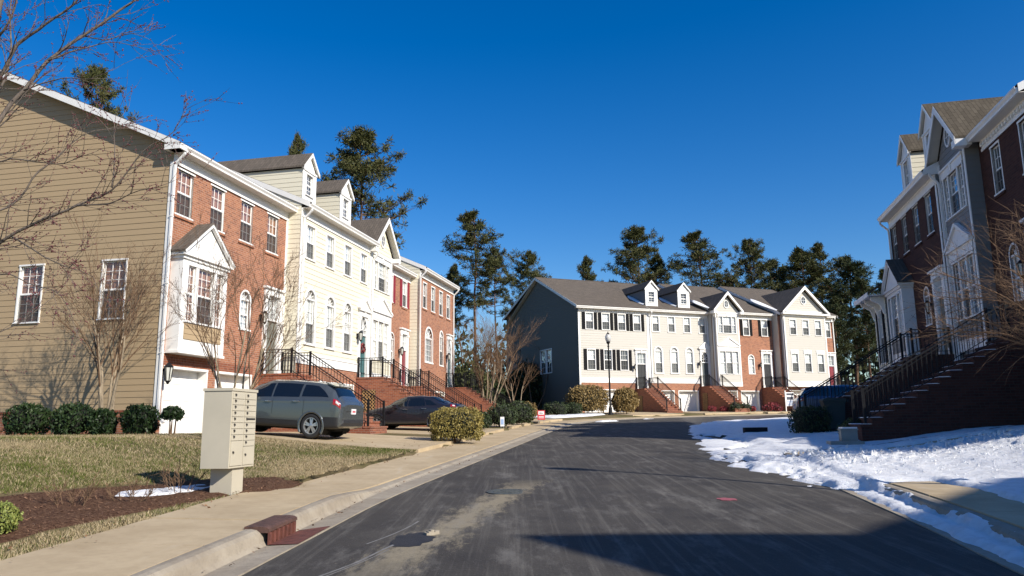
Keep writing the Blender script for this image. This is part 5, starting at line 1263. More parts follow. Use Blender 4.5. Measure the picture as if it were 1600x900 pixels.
x, y = -.09, 12.66; o = thing('manhole_cover', 'round iron manhole cover with sand around it in the road', 'manhole', (x, y, road_z(x, y)-.01)); b = MB().lathe([(.36,0),(.36,.014),(.31,.017),(.31,.01),(.0,.01)], 28); obj('rim', b, 'iron', o)
b = MB().lathe([(.305,0),(.305,.015),(.0,.017)], 28)
for i in range(-3, 4):
    for j in range(-3, 4):
        if i*i+j*j < 10: b.box(i*.075-.022, i*.075+.022, j*.075-.022, j*.075+.022, .015, .021)
obj('lid', b, 'iron', o); o.rotation_euler = (R(2), 0, .3)
random.seed(2); b = MB(); px_, py_ = -1.12, 8.62; ring = []
for i in range(26):
    a = 2*math.pi*i/26; r = 1+.45*noise.noise((math.cos(a)*2.2, math.sin(a)*2.2, 3)); ring.append((px_+.23*r*math.cos(a), py_+.42*r*math.sin(a)))
b.v = [(x, y, road_z(x, y)+.002) for x, y in ring]+[(px_+(x-px_)*.7, py_+(y-py_)*.7, road_z(x, y)+.011) for x, y in ring]+[(px_, py_, road_z(px_, py_)+.013)]
b.f = [(i, (i+1)%26, 26+(i+1)%26, 26+i) for i in range(26)]+[(26+i, 26+(i+1)%26, 52) for i in range(26)]
tag(obj('asphalt_patch', b, 'tar', smooth=True), 'dark raised asphalt patch beside the sand on the left of the road', 'road patch')
b = MB()
for i in range(5): b.box(-.08+i*.03, -.05+i*.035, -.05+.01*i, .04, 0, .03+.012*((i*7)%3))
tag(obj('asphalt_lump', b, 'curb_concrete', loc=(-.93, 8.88, road_z(-.93, 8.88)), rz=.5), 'small pale broken lump on the asphalt patch', 'rubble')
b = MB(); r_ = []
for i in range(24):
    a = 2*math.pi*i/24; r = 1+.35*noise.noise((math.cos(a)*2, math.sin(a)*2, 9)); r_.append((3.09+.14*r*math.cos(a), 11.43+.16*r*math.sin(a)))
b.quad(*[(x, y, road_z(x, y)+.005) for x, y in r_]); tag(obj('paint_mark', b, 'pink_paint'), 'pink utility paint mark sprayed on the asphalt', 'paint mark')
# pale scuff lines and cracks sealed in the left lane
plain('scuff', (.17, .165, .155), .9, .3, 10)
for k_, (pts, wd) in enumerate((([(-1.75,6.9),(-1.5,7.5),(-1.33,8.15),(-1.2,8.55)], .022), ([(-1.68,6.9),(-1.42,7.6),(-1.28,8.1)], .014), ([(-1.58,8.45),(-1.4,8.95),(-1.26,9.5),(-1.2,9.9)], .018))):
    L = catmull(pts, .12); nn = normals(L); b = MB()
    for p, n in zip(L, nn):
        w_ = wd*(.6+.7*abs(noise.noise((p.x*9, p.y*9, k_)))); b.v += [(p.x+n.x*w_, p.y+n.y*w_, road_z(p.x, p.y)+.004), (p.x-n.x*w_, p.y-n.y*w_, road_z(p.x, p.y)+.004)]
    b.f = [(2*i, 2*i+1, 2*i+3, 2*i+2) for i in range(len(L)-1)]
    tag(obj('scuff_line', b, 'scuff'), ('long pale scrape line running to the asphalt patch', 'shorter pale scrape line alongside the long one', 'pale wavy crack seal above the asphalt patch')[k_], 'road mark')

# lamp posts
t = NT('lamp_globe'); t.set((.75, .75, .72), .25); t.p.inputs['Transmission Weight'].default_value = .4
def lamp(x, y, label):
    o = thing('street_lamp', label, 'street lamp', (x, y, H(x, y)-.05), 0, 'acorn street lamps')
    b = MB().lathe([(.2,0),(.2,.08),(.15,.12),(.13,.5),(.1,.62),(.075,.7),(.06,2.6),(.05,5.0),(.075,5.03),(.075,5.1),(.05,5.12),(.06,5.22),(.14,5.34),(.16,5.4)], 14); obj('post', b, 'black_metal', o, True)
    obj('globe', MB().lathe([(.12,5.4),(.2,5.52),(.225,5.68),(.2,5.85),(.13,5.96)], 16), 'lamp_globe', o, True)
    obj('finial', MB().lathe([(.14,5.95),(.1,6.03),(.04,6.07),(.02,6.16),(.0,6.2)], 12), 'black_metal', o, True)
lamp(7.1, 56.4, 'black lamp post with acorn globe between the golden hedges')
lamp(8.3, 10.3, 'black lamp post standing just right of the view by the snow')

# signs
plain('sign_red', (.5, .04, .05), .5, .08); plain('sign_white', (.75, .75, .75), .5, .04); plain('sign_dark', (.05, .055, .08), .5, .1); plain('sign_blue', (.3, .42, .65), .5, .1)
def yard_sign(x, y, w_, h_, zb_, parts_, label, rz=0.):
    o = thing('yard_sign', label, 'sign', (x, y, H(x, y)), rz)
    for i, sx in enumerate((-w_*.35, w_*.35)): obj('stake', MB().box(sx-.012, sx+.012, .012, .03, -.2, zb_+h_*.5), 'steel', o)
    bd = obj('panel', MB().box(-w_/2, w_/2, -.012, .012, zb_, zb_+h_), parts_[0], o)
    for mat, a, b_, c_, d_ in parts_[1:]: obj('print', MB().box(-w_/2+w_*a, -w_/2+w_*b_, -.016, -.0125, zb_+h_*c_, zb_+h_*d_), mat, bd)
yard_sign(1.55, 43.0, .42, .52, .12, ['sign_red', ('sign_white',.12,.88,.55,.9), ('sign_red',.25,.75,.64,.8), ('sign_white',.15,.85,.18,.24), ('sign_white',.15,.85,.32,.38)], 'red and white yard sign by the sidewalk before the far row', .1)
yard_sign(-.5, 34.6, .18, .42, .1, ['sign_white', ('sign_blue',.15,.85,.2,.75)], 'small pale blue security sign among the dark shrubs', 0)
q = FP + FD*17.6 + FN*4.2
o = thing('realtor_sign', 'tall white for-sale sign panel before the far brick townhouse', 'sign', (q.x, q.y, H(q.x, q.y)), .25); obj('post', MB().box(-.5,-.43,-.03,.03,-.2,1.75), 'white_trim', o); obj('panel', MB().box(-.42,.35,-.02,.02,.45,1.6), 'sign_white', o)
for a, b_, m2 in ((1.35,1.52,'sign_dark'),(.98,1.22,'sign_dark'),(.82,.9,'sign_blue'),(.68,.75,'sign_blue'),(.54,.6,'sign_blue')): obj('print', MB().box(-.36,.29,-.026,-.0205,a,b_), m2, o)
# wheelie bin, utility pedestal, planter, timber edging on the right
plain('bin_green', (.02, .028, .022), .6, .15); q = Vector((11.15, 26.9)); o = thing('trash_bin', 'dark wheeled trash bin beside the right brick stairs', 'bin', (q.x, q.y, H(q.x, q.y)+.03), R(-100))
b = MB(); b.add([(-.26,-.28,.08),(.26,-.28,.08),(.26,.28,.08),(-.26,.28,.08),(-.32,-.36,1.05),(.32,-.36,1.05),(.32,.34,1.05),(-.32,.34,1.05)], [(0,3,2,1),(4,5,6,7),(0,1,5,4),(1,2,6,5),(2,3,7,6),(3,0,4,7)]); b.box(-.34,.34,-.38,.36,1.0,1.06); obj('body', b, 'bin_green', o)
b = MB(); b.prism([(-.4,1.065),(.4,1.065),(.36,1.13),(-.2,1.17),(-.36,1.12)], -.35, .35, lambda u_, v, t_: (t_, u_, v)); obj('lid', b, 'bin_green', o); obj('handle', MB().tube([(-.28,.4,1.0),(-.28,.46,1.08),(.28,.46,1.08),(.28,.4,1.0)], .016), 'bin_green', o)
wm = MB().lathe([(.13,-.03),(.13,.03)], 14); wm.v = [(z, y, x) for x, y, z in wm.v]; wm = wm.mesh('wheel', 'rubber')
for sx in (-.3,.3): link('wheel', wm, o, (sx,.27,.13))
plain('utility_grey', (.2, .22, .21), .6, .1); q = Vector((8.75, 20.3)); o = thing('utility_pedestal', 'pale grey utility pedestal with snow cap at the foot of the right stairs', 'utility box', (q.x, q.y, H(q.x, q.y)+.02), R(-12)); obj('cabinet', MB().box(-.2,.2,-.16,.16,0,.42), 'utility_grey', o); obj('cap', MB().box(-.22,.22,-.18,.18,.42,.46), 'utility_grey', o); obj('pad', MB().box(-.5,.32,-.3,.3,-.1,.14), 'utility_grey', o); obj('cap_snow', MB().box(-.2,.2,-.16,.15,.462,.5), 'snow', o)
q = RP + RD*4.9 + RN*6.7; o = tag(obj('timber_edging', MB().box(-.45,.45,-.09,.09,-.1,.16), 'black_metal', loc=(q.x, q.y, H(q.x,q.y)+.04), rz=R(10)), 'low dark timber edging on the snow before the far townhouses', 'edging')
plain('terracotta', (.03,.03,.03), .6); q = FP + FD*16.6 + FN*3.2; o = thing('flower_planter', 'dark planter pot with red flowers by the far garage', 'planter', (q.x, q.y, H(q.x, q.y))); obj('pot', MB().lathe([(.2,0),(.34,.45),(.37,.45),(.37,.5),(.3,.5)], 12), 'terracotta', o)
b = MB(); random.seed(6)
for i in range(160):
    p = Vector((random.gauss(0,.22), random.gauss(0,.22), .5+random.uniform(0,.25))); e = Euler((random.uniform(0,6),random.uniform(0,6),0)).to_matrix(); u_, v = e @ Vector((.05,0,0)), e @ Vector((0,.04,0)); b.quad(p-u_-v, p+u_-v, p+u_+v, p-u_+v)
plain('red_leaf', (.22,.03,.035), .7, .5, 20); obj('flowers', b, 'red_leaf', o)
# ------------------------------------------------------------------ vehicles
t = NT('car_silver'); t.set((.1, .113, .116), .26, .5, coat=1.)
t = NT('car_dark'); t.set((.02, .02, .027), .3, .3, coat=.8)
t = NT('car_blue'); t.set((.05, .075, .14), .3, .4, coat=1.)
plain('cladding', (.018, .018, .019), .55, .15); plain('rim_alloy', (.55, .55, .55), .3, .05, 6, .8); plain('well', (.006, .006, .006), .95)
t = NT('car_glass'); t.set((.006, .008, .01), .04, 0, spec=.9)
t = NT('tail_red'); t.set((.35, .012, .02), .15, 0, coat=1.); t = NT('tail_clear'); t.set((.65, .62, .62), .15, 0, coat=1.)
plain('plate', (.72, .7, .72), .5, .04); plain('plate_text', (.45, .08, .1), .5)
def cmul(P, u):
    n = len(P)-1; u = max(0, min(n-1e-6, u*n)); i = int(u); f = u-i; p0, p1, p2, p3 = P[max(i-1,0)], P[i], P[i+1], P[min(i+2,n)]
    return tuple(.5*(2*b+(c-a)*f+(2*a-5*b+4*c-d)*f*f+(-a+3*b-3*c+d)*f**3) for a, b, c, d in zip(p0, p1, p2, p3))
class Car:
    def __init__(s, st): s.st = st
    def par(s, x):
        st = s.st; x = max(st[0][0], min(st[-1][0]-1e-6, x)); i = 0
        while st[i+1][0] <= x: i += 1
        f = (x-st[i][0])/(st[i+1][0]-st[i][0]); p0, p1, p2, p3 = st[max(i-1,0)], st[i], st[i+1], st[min(i+2,len(st)-1)]
        h = f*f*(3-2*f)
        out = []
        for a, b, c, d in zip(p0, p1, p2, p3):   # monotone-ish: blend of linear and smooth
            out.append(lerp(b, c, .55*f+.45*h))
        return out
    def sec(s, x):
        _, zb, w, zt, wt, zR, wR = s.par(x); zm = zb+(zt-zb)*.55
        return [(0,zb),(w*.55,zb),(w*.93,zb+.02),(w*.995,zb+.14),(w,zm),(w*.99,zt-.12),(wt,zt),(lerp(wt,wR,.5)+.015,lerp(zt,zR,.52)),(wR,zR-.05),(wR*.86,zR),(wR*.5,zR+.025),(0,zR+.03)]
    def pt(s, x, v, off=0., side=1):
        P = s.sec(x); y, z = cmul(P, v)
        if off:
            y1, z1 = cmul(P, min(1, v+.012)); y0, z0 = cmul(P, max(0, v-.012)); ty, tz = y1-y0, z1-z0; l = math.hypot(ty, tz) or 1; y += tz/l*off; z -= ty/l*off
            if tz/l < 0 and v > .8: pass
        return Vector((x, y*side, z))
    def patch(s, x0, x1, v0, v1, off, side=1, nx=10, nv=6, xf=None):
        mb = MB()
        for i in range(nx+1):
            for j in range(nv+1):
                v = lerp(v0, v1, j/nv); a, b = (x0, x1) if xf is None else xf(v); mb.v.append(tuple(s.pt(lerp(a, b, i/nx), v, off, side)))
        mb.f = [(i*(nv+1)+j, (i+1)*(nv+1)+j, (i+1)*(nv+1)+j+1, i*(nv+1)+j+1) for i in range(nx) for j in range(nv)]
        return mb
    def belt(s, x0, x1, v0, off, nx=12):
        """patch across the whole top from v0 on one side to v0 on the other"""
        mb = MB(); nv = 7; W_ = 2*nv+1
        for i in range(nx+1):
            x = lerp(x0, x1, i/nx); col = [s.pt(x, lerp(v0, 1, j/nv), off, 1) for j in range(nv+1)]; col += [Vector((p.x, -p.y, p.z)) for p in col[-2::-1]]; mb.v += [tuple(p) for p in col]
        mb.f = [(i*W_+j, (i+1)*W_+j, (i+1)*W_+j+1, i*W_+j+1) for i in range(nx) for j in range(W_-1)]; return mb
def build_car(name, label, st, paint, loc, rz, axles, rw, panes, ws, rwn, tail, plate_z, cat, handles, clad=True, tilt=0., antenna=False, spoiler=None):
    c = Car(st); o = thing(name, label, cat, loc, rz); o.rotation_euler = (0, tilt, rz)
    nx, nv = 150, 44; mb = MB(); x0, x1 = st[0][0], st[-1][0]
    for i in range(nx+1):
        x = lerp(x0, x1, i/nx); half = [c.pt(x, j/nv) for j in range(nv+1)]; mb.v += [tuple(p) for p in half] + [(p.x, -p.y, p.z) for p in half]
    K = nv+1; ra = rw*1.13
    def cut(p): return any((p[0]-a)**2+(p[2]-rw)**2 < ra*ra for a in axles) and abs(p[1]) > .45
    for i in range(nx):
        for sd in (0, K):
            for j in range(nv):
                q = [i*2*K+sd+j, (i+1)*2*K+sd+j, (i+1)*2*K+sd+j+1, i*2*K+sd+j+1]; ctr = [sum(mb.v[e][k_] for e in q)/4 for k_ in range(3)]
                if cut(ctr): continue
                mb.f.append(tuple(q if sd == 0 else q[::-1]))
    body = obj('body', mb, paint, o, True)
    for nm_, i, e in (('tailgate', 0, 1), ('front_end', nx, -1)):
        ring = [mb.v[i*2*K+j] for j in range(K)] + [mb.v[i*2*K+K+j] for j in range(K-2, 0, -1)]; n_ = len(ring); zc = sum(p[2] for p in ring)/n_
        cap = MB(); cap.v = list(ring) + [(p[0]-.025*e, p[1]*.9, zc+(p[2]-zc)*.88) for p in ring]; cap.f = [(j, (j+1)%n_, n_+(j+1)%n_, n_+j) for j in range(n_)] + [tuple(range(n_, 2*n_))]; obj(nm_, cap, paint, o)
    hw_ = st[0][2]; zb_ = st[0][1]
    bp = MB(); bp.add([(x0-.055, -hw_*.86, zb_+.0), (x0-.055, hw_*.86, zb_+.0), (x0-.075, hw_*.88, zb_+.1), (x0-.06, hw_*.86, zb_+.2), (x0-.06, -hw_*.86, zb_+.2), (x0-.075, -hw_*.88, zb_+.1), (x0+.05, -hw_*.98, zb_), (x0+.05, hw_*.98, zb_), (x0+.05, hw_*1.0, zb_+.2), (x0+.05, -hw_*1.0, zb_+.2)], [(0,1,2,5), (5,2,3,4), (4,3,8,9), (0,6,7,1), (1,7,8,3,2), (0,5,4,9,6)]); obj('bumper', bp, 'cladding' if clad else paint, o)
    obj('tailgate_seam', MB().box(x0-.03, x0-.024, -hw_*.62, hw_*.62, zb_+.43, zb_+.445), 'well', o)
    # wheel arches, wells and wheels
    for a in axles:
        for sd in (1, -1):
            w_ = c.par(a)[2]; ar = MB(); n = 22; yo = w_+.012
            for i in range(n+1):
                t_ = math.pi*(-.16+1.32*i/n); cx, cz = a+math.cos(t_), rw+math.sin(t_)
                for r, y_ in ((ra-.035, yo-.03), (ra-.03, yo), (ra+.03, yo), (ra+.045, yo-.03)): ar.v.append((a+r*math.cos(t_), y_*sd, rw+r*math.sin(t_)))
            ar.f = [(i*4+j, i*4+j+1, i*4+j+5, i*4+j+4) for i in range(n) for j in range(3)]; obj('wheel_arch', ar, paint, o, True)
            wl_ = MB()
            for i in range(n+1):
                t_ = math.pi*(-.2+1.4*i/n)
                for y_ in (w_-.01, .4): wl_.v.append((a+ra*math.cos(t_), y_*sd, rw+ra*math.sin(t_)))
            wl_.f = [(2*i, 2*i+1, 2*i+3, 2*i+2) for i in range(n)]; b_ = len(wl_.v); wl_.v += [(a-ra*1.1,.42*sd,.1),(a+ra*1.1,.42*sd,.1),(a+ra*1.1,.42*sd,rw+ra),(a-ra*1.1,.42*sd,rw+ra)]; wl_.f.append((b_,b_+1,b_+2,b_+3)); obj('wheel_well', wl_, 'well', o)
            def mkwheel():
                ty = MB(); prof = [(rw*.66,-.1),(rw*.7,-.115),(rw*.93,-.115),(rw*.985,-.09),(rw,-.04),(rw,.04),(rw*.985,.09),(rw*.93,.115),(rw*.7,.115),(rw*.66,.1)]; b2 = len(prof); n2 = 36
                for r, z in prof:
                    for j in range(n2): ty.v.append((r*math.cos(2*math.pi*j/n2), z, r*math.sin(2*math.pi*j/n2)))
                ty.f = [(i*n2+j, i*n2+(j+1)%n2, ((i+1)%b2)*n2+(j+1)%n2, ((i+1)%b2)*n2+j) for i in range(b2) for j in range(n2)]; return ty.mesh('wheel', 'rubber', True)
            def mkrim():
                rm = MB(); n2 = 36; R1 = rw*.67
                for i, (r, z) in enumerate(((R1,.112),(R1*.93,.112),(R1*.9,.04),(R1*.9,-.08),(R1,-.08))):
                    for j in range(n2): rm.v.append((r*math.cos(2*math.pi*j/n2), z, r*math.sin(2*math.pi*j/n2)))
                rm.f = [(i*n2+j, i*n2+(j+1)%n2, (i+1)*n2+(j+1)%n2, (i+1)*n2+j) for i in range(4) for j in range(n2)]
                for k_ in range(5):
                    for e in (-.16, .16):
                        t_ = 2*math.pi*k_/5+.3; p = (R1*.12*math.cos(t_+e*2), .095, R1*.12*math.sin(t_+e*2)); q_ = (R1*.92*math.cos(t_+e), .085, R1*.92*math.sin(t_+e)); dv = Vector(q_)-Vector(p); s_ = dv.cross(Vector((0,1,0))).normalized()*rw*.06
                        P = [Vector(p)-s_,Vector(p)+s_,Vector(q_)+s_*1.1,Vector(q_)-s_*1.1]; rm.add([tuple(z) for z in P]+[(z.x,z.y-.045,z.z) for z in P], [(0,1,2,3),(0,4,5,1),(1,5,6,2),(2,6,7,3),(3,7,4,0)])
                rm2 = MB().lathe([(R1*.24,.06),(R1*.24,.098),(R1*.12,.106),(0,.106)], 14); rm.add([(x, z, y) for x, y, z in rm2.v], rm2.f); return rm.mesh('rim', 'rim_alloy')
            def mkdisc():
                d = MB().lathe([(rw*.62,-.02),(rw*.62,.02)], 20); d.v = [(x, z, y) for x, y, z in d.v]; return d.mesh('brake_disc', 'well')
            wh = link('wheel', cached(('wh', rw), mkwheel), o, (a, sd*(w_-.125), rw), R(0) if sd > 0 else R(180)); link('rim', cached(('rim', rw), mkrim), wh); link('brake_disc', cached(('disc', rw), mkdisc), wh)
    for nm, a, b_, v0, v1, sk in panes:
        for sd in (1, -1): obj('side_window', c.patch(a, b_, v0, v1, .006, sd, xf=sk), 'car_glass', o, True)
    obj('windshield', c.belt(ws[0], ws[1], ws[2], .006), 'car_glass', o, True); obj('rear_window', c.belt(rwn[0], rwn[1], rwn[2], .006), 'car_glass', o, True)
    for sd in (1, -1):
        a, b_, v0, v1 = tail; tl = obj('tail_light', c.patch(a, b_, v0, v1, .008, sd, 8, 5), 'tail_red', o, True); obj('lens', c.patch(lerp(a,b_,.15), lerp(a,b_,.62), lerp(v0,v1,.25), lerp(v0,v1,.75), .012, sd, 5, 3), 'tail_clear', tl, True)
        for hx, hv in handles:
            p = c.pt(hx, hv, .02, sd); obj('door_handle', MB().tube([(hx-.1,p.y-.015*sd,p.z),(hx-.09,p.y+.02*sd,p.z),(hx+.09,p.y+.02*sd,p.z),(hx+.1,p.y-.015*sd,p.z)], .016, 6), 'steel', o)
        p = c.pt(ws[0]+.28, .545, 0, sd); obj('wing_mirror', MB().box(-.09,.09,-.1,.1,-.07,.07), paint, o, loc=(p.x+.0, p.y+.12*sd, p.z+.06))
        if clad: obj('cladding', c.patch(axles[0]+ra+.05, axles[1]-ra-.05, .16, .30, .009, sd, 20, 4), 'cladding', o, True)
        b2 = MB()
        for dx_ in (axles[0]+ra*.75, lerp(axles[0], axles[1], .5)-.02):
            for j in range(10): v = lerp(.34, .545, j/10); v2 = lerp(.34, .545, (j+1)/10); b2.quad(c.pt(dx_-.004,v,.0035,sd), c.pt(dx_+.004,v,.0035,sd), c.pt(dx_+.004,v2,.0035,sd), c.pt(dx_-.004,v2,.0035,sd))
        obj('door_gap', b2, 'well', o)
    xr = x0
    obj('rear_bumper', c.patch(x0+.012, x0+.55, .1, .33, .01, 1, 10, 6), 'cladding' if clad else paint, o, True); obj('rear_bumper', c.patch(x0+.012, x0+.55, .1, .33, .01, -1, 10, 6), 'cladding' if clad else paint, o, True)
    pl = obj('licence_plate', MB().box(x0-.045, x0-.026, -.16, .16, plate_z, plate_z+.16), 'plate', o); obj('plate_text', MB().box(x0-.048, x0-.0455, -.11, .11, plate_z+.05, plate_z+.11), 'plate_text', pl)
    obj('underbody', MB().box(x0+.3, x1-.3, -.55, .55, st[4][1]-.06, st[4][1]+.04), 'well', o)
    if spoiler: obj('spoiler', MB().prism(spoiler, -.58, .58, lambda u_, v, t_: (u_, t_, v)), paint, o)
    return o, c
SUV = [[-2.36,.40,.86,.98,.85,1.05,.73],[-2.33,.35,.91,1.06,.895,1.12,.735],[-2.2,.32,.94,1.14,.92,1.24,.70],[-1.98,.30,.955,1.17,.93,1.50,.65],[-1.7,.29,.96,1.165,.935,1.62,.635],[-1.2,.28,.965,1.14,.94,1.665,.635],[-.4,.28,.965,1.11,.94,1.685,.645],[.2,.28,.965,1.085,.94,1.665,.64],[.65,.28,.965,1.07,.94,1.53,.65],[1.1,.28,.965,1.055,.935,1.24,.70],[1.4,.28,.96,1.03,.92,1.09,.76],[1.9,.29,.945,.95,.88,1.01,.70],[2.22,.32,.88,.83,.80,.90,.6],[2.36,.42,.72,.70,.64,.78,.5]]
suv_scale = .96
def place_car(P, D, Nn, s, off, into=True):
    q = P + D*s + Nn*off; d = -Nn if into else Nn; return (q.x, q.y, H(q.x, q.y)+.028), math.atan2(d.y, d.x)
loc, rz = place_car(LP, LD, LN, 1.3, 3.55)
tl_ = math.atan2(H(*(LP+LD*1.3+LN*2.3))-H(*(LP+LD*1.3+LN*5.2)), 2.9)
suv, _c = build_car('suv', 'silver grey sport utility vehicle parked nose-in at the first garage', SUV, 'car_silver', loc, rz, (-1.42, 1.4), .365,
    [('f', .06, .98, .57, .70, lambda v: (.06, lerp(1.16, .52, (v-.57)/.13))), ('r', -.92, .0, .57, .705, None), ('q', -1.9, -1.0, .575, .70, lambda v: (lerp(-1.92, -1.45, ((v-.575)/.125)**1.3), -1.0))],
    (.36, 1.3, .76), (-2.17, -1.72, .74), (-2.345, -2.1, .45, .575), .76, 'car', [(.12, .5), (-.85, .5)], tilt=-tl_, spoiler=[(-1.96,1.55),(-1.62,1.65),(-1.62,1.685),(-1.98,1.585)]); suv.scale = (.93, .96, .985)
SEDAN = [[-2.28,.4,.8,.86,.76,.94,.64],[-2.24,.34,.85,.95,.8,1.03,.66],[-2.05,.3,.87,.99,.83,1.06,.66],[-1.75,.26,.895,.985,.85,1.09,.66],[-1.45,.24,.9,.97,.86,1.2,.62],[-1.0,.23,.905,.95,.87,1.385,.56],[-.4,.23,.905,.93,.875,1.43,.57],[.1,.23,.905,.92,.875,1.41,.575],[.55,.23,.905,.915,.875,1.27,.6],[1.0,.23,.9,.91,.86,1.02,.68],[1.3,.24,.895,.89,.84,.95,.7],[1.8,.26,.87,.8,.8,.86,.62],[2.1,.3,.8,.7,.7,.75,.5],[2.26,.38,.66,.6,.58,.66,.44]]
loc, rz = place_car(LP, LD, LN, 10.3, 4.5)
sed, _c = build_car('sedan', 'dark grey sedan parked behind the iron stair railing', SEDAN, 'car_dark', loc, rz, (-1.32, 1.38), .325,
    [('f', .0, .9, .57, .70, lambda v: (.0, lerp(.98, .42, (v-.57)/.13))), ('r', -.85, -.06, .57, .70, lambda v: (lerp(-.85, -.7, (v-.57)/.13), -.06)), ('q', -1.4, -.9, .575, .67, lambda v: (lerp(-1.4, -1.0, (v-.575)/.095), lerp(-.9, -.76, (v-.575)/.095)))],
    (.2, 1.05, .76), (-1.62, -.98, .75), (-2.2, -1.98, .50, .62), .72, 'car', [(.05, .5), (-.8, .5)], clad=False); sed.scale = (.94, .96, .96)
loc, rz = place_car(RP, RD, RN, 8.8, 2.55)
bsuv, _c = build_car('suv', 'blue sport utility vehicle in the shade behind the right stair railings', SUV, 'car_blue', loc, rz, (-1.42, 1.4), .365,
    [('f', .06, .98, .57, .70, lambda v: (.06, lerp(1.16, .52, (v-.57)/.13))), ('r', -.92, .0, .57, .705, None), ('q', -1.9, -1.0, .575, .70, lambda v: (lerp(-1.92, -1.45, ((v-.575)/.125)**1.3), -1.0))],
    (.36, 1.3, .76), (-2.17, -1.72, .74), (-2.345, -2.1, .45, .575), .76, 'car', [(.12, .5), (-.85, .5)], spoiler=[(-1.96,1.55),(-1.62,1.65),(-1.62,1.685),(-1.98,1.585)]); bsuv.scale = (.93,)*3
# ------------------------------------------------------------------ vegetation
def bark(name, a, b_, sc_=6.):
    t = NT(name); c = t.coord(); f = t.noise(t.mapv(c, (sc_, sc_, sc_*.35)), 1.5, 5, .7)
    t.set(t.ramp(f, (.3, a), (.7, b_)), .92, spec=.15); t.bump(f, .7, .03)
bark('bark_pine', (.06, .038, .028), (.19, .115, .075), 4); bark('bark_pale', (.17, .135, .095), (.36, .29, .2), 9); bark('bark_grey', (.075, .062, .052), (.2, .165, .14), 12); bark('bark_brown', (.09, .055, .035), (.22, .14, .085), 10)
plain('bud', (.11, .025, .03), .7, .4, 40); plain('bud_brown', (.07, .04, .028), .8, .4, 40)
def leafmat(name, a, b_, c_, scale=5., spec=.3, trans=.0, rough=.55):
    t = NT(name); n1 = t.noise(t.coord(), scale, 3, .6); n2 = t.noise(t.coord(), scale*9, 2)
    f = t.math('ADD', t.math('MULTIPLY', n1, .6), t.math('MULTIPLY', n2, .4))
    t.set(t.ramp(f, (.32, a), (.5, b_), (.68, c_)), rough, spec=spec)
leafmat('needles', (.03, .04, .016), (.07, .075, .026), (.13, .115, .045), .5, .15); leafmat('needles_dark', (.018, .028, .014), (.038, .05, .02), (.08, .08, .03), .5, .15)
leafmat('holly', (.008, .018, .007), (.02, .04, .012), (.045, .07, .022), 6., .25, rough=.5); leafmat('gold_leaf', (.1, .085, .02), (.22, .175, .045), (.36, .29, .1), 5.); leafmat('gold_bare', (.13, .085, .03), (.24, .165, .06), (.36, .26, .11), 5.)
leafmat('yellow_green', (.05, .08, .015), (.15, .18, .04), (.36, .34, .1), 14.); leafmat('dark_green', (.012, .022, .008), (.03, .045, .014), (.05, .07, .025), 5.); leafmat('red_leaf2', (.12, .015, .02), (.22, .03, .04), (.3, .06, .06), 8.); leafmat('brown_brush', (.06, .035, .02), (.13, .08, .045), (.2, .13, .075), 2.)
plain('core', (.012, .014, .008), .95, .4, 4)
def leaves(mb, pts, size, rnd, asp=.5, up=0.):
    for p in pts:
        e = Euler((rnd.uniform(0,6.28), rnd.uniform(0,6.28), rnd.uniform(0,6.28))).to_matrix(); s_ = size*rnd.uniform(.6,1.3); u_, v = e @ Vector((s_,0,0)), e @ Vector((0,s_*asp,s_*.15)); p = Vector(p)
        mb.quad(p-u_, p-v*.9, p+u_, p+v)
def shrub(name, label, x, y, rx, ry, rz_, n, size, mat, seed, boxy=0., z=None, cat='shrub', group=None, core=True, lift=0.):
    rnd = random.Random(seed); z0 = H(x, y) if z is None else z; o = thing(name, label, cat, (x, y, z0), 0, group); mb = MB(); pts = []
    ex = 2+6*boxy
    for _ in range(n):
        a, b_ = rnd.uniform(0, 6.28), math.acos(rnd.uniform(-.75, 1)); d = Vector((math.cos(a)*math.sin(b_), math.sin(a)*math.sin(b_), math.cos(b_)))
        k_ = (abs(d.x)**ex+abs(d.y)**ex+abs(d.z)**ex)**(-1/ex); r = k_*(1-.28*rnd.random()**2)*(1+.17*noise.noise(d*2.2+Vector((seed,0,0)))+.13*noise.noise(d*5+Vector((0,seed,0)))+(.14*rnd.random() if rnd.random() < .06 else 0))
        pts.append((d.x*r*rx, d.y*r*ry, max(.02, rz_*.95+d.z*r*rz_+lift)))
    leaves(mb, pts, size, rnd); stuff(obj('foliage', mb, mat, o))
    if core:
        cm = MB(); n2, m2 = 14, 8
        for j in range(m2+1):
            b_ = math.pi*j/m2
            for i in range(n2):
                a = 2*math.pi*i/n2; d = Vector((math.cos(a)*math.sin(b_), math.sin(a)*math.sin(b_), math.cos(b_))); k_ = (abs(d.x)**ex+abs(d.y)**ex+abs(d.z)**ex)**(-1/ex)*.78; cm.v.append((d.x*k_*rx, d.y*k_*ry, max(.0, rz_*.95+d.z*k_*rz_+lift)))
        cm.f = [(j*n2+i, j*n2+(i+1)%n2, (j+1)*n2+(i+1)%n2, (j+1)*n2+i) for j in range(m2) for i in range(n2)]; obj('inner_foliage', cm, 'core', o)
    st = MB()
    for i in range(5): a = rnd.uniform(0,6.28); st.tube([(.08*math.cos(a),.08*math.sin(a),-.05),(rx*.4*math.cos(a),ry*.4*math.sin(a),rz_*.8+lift)], [.02,.008], 5)
    stuff(obj('stems', st, 'bark_brown', o)); return o

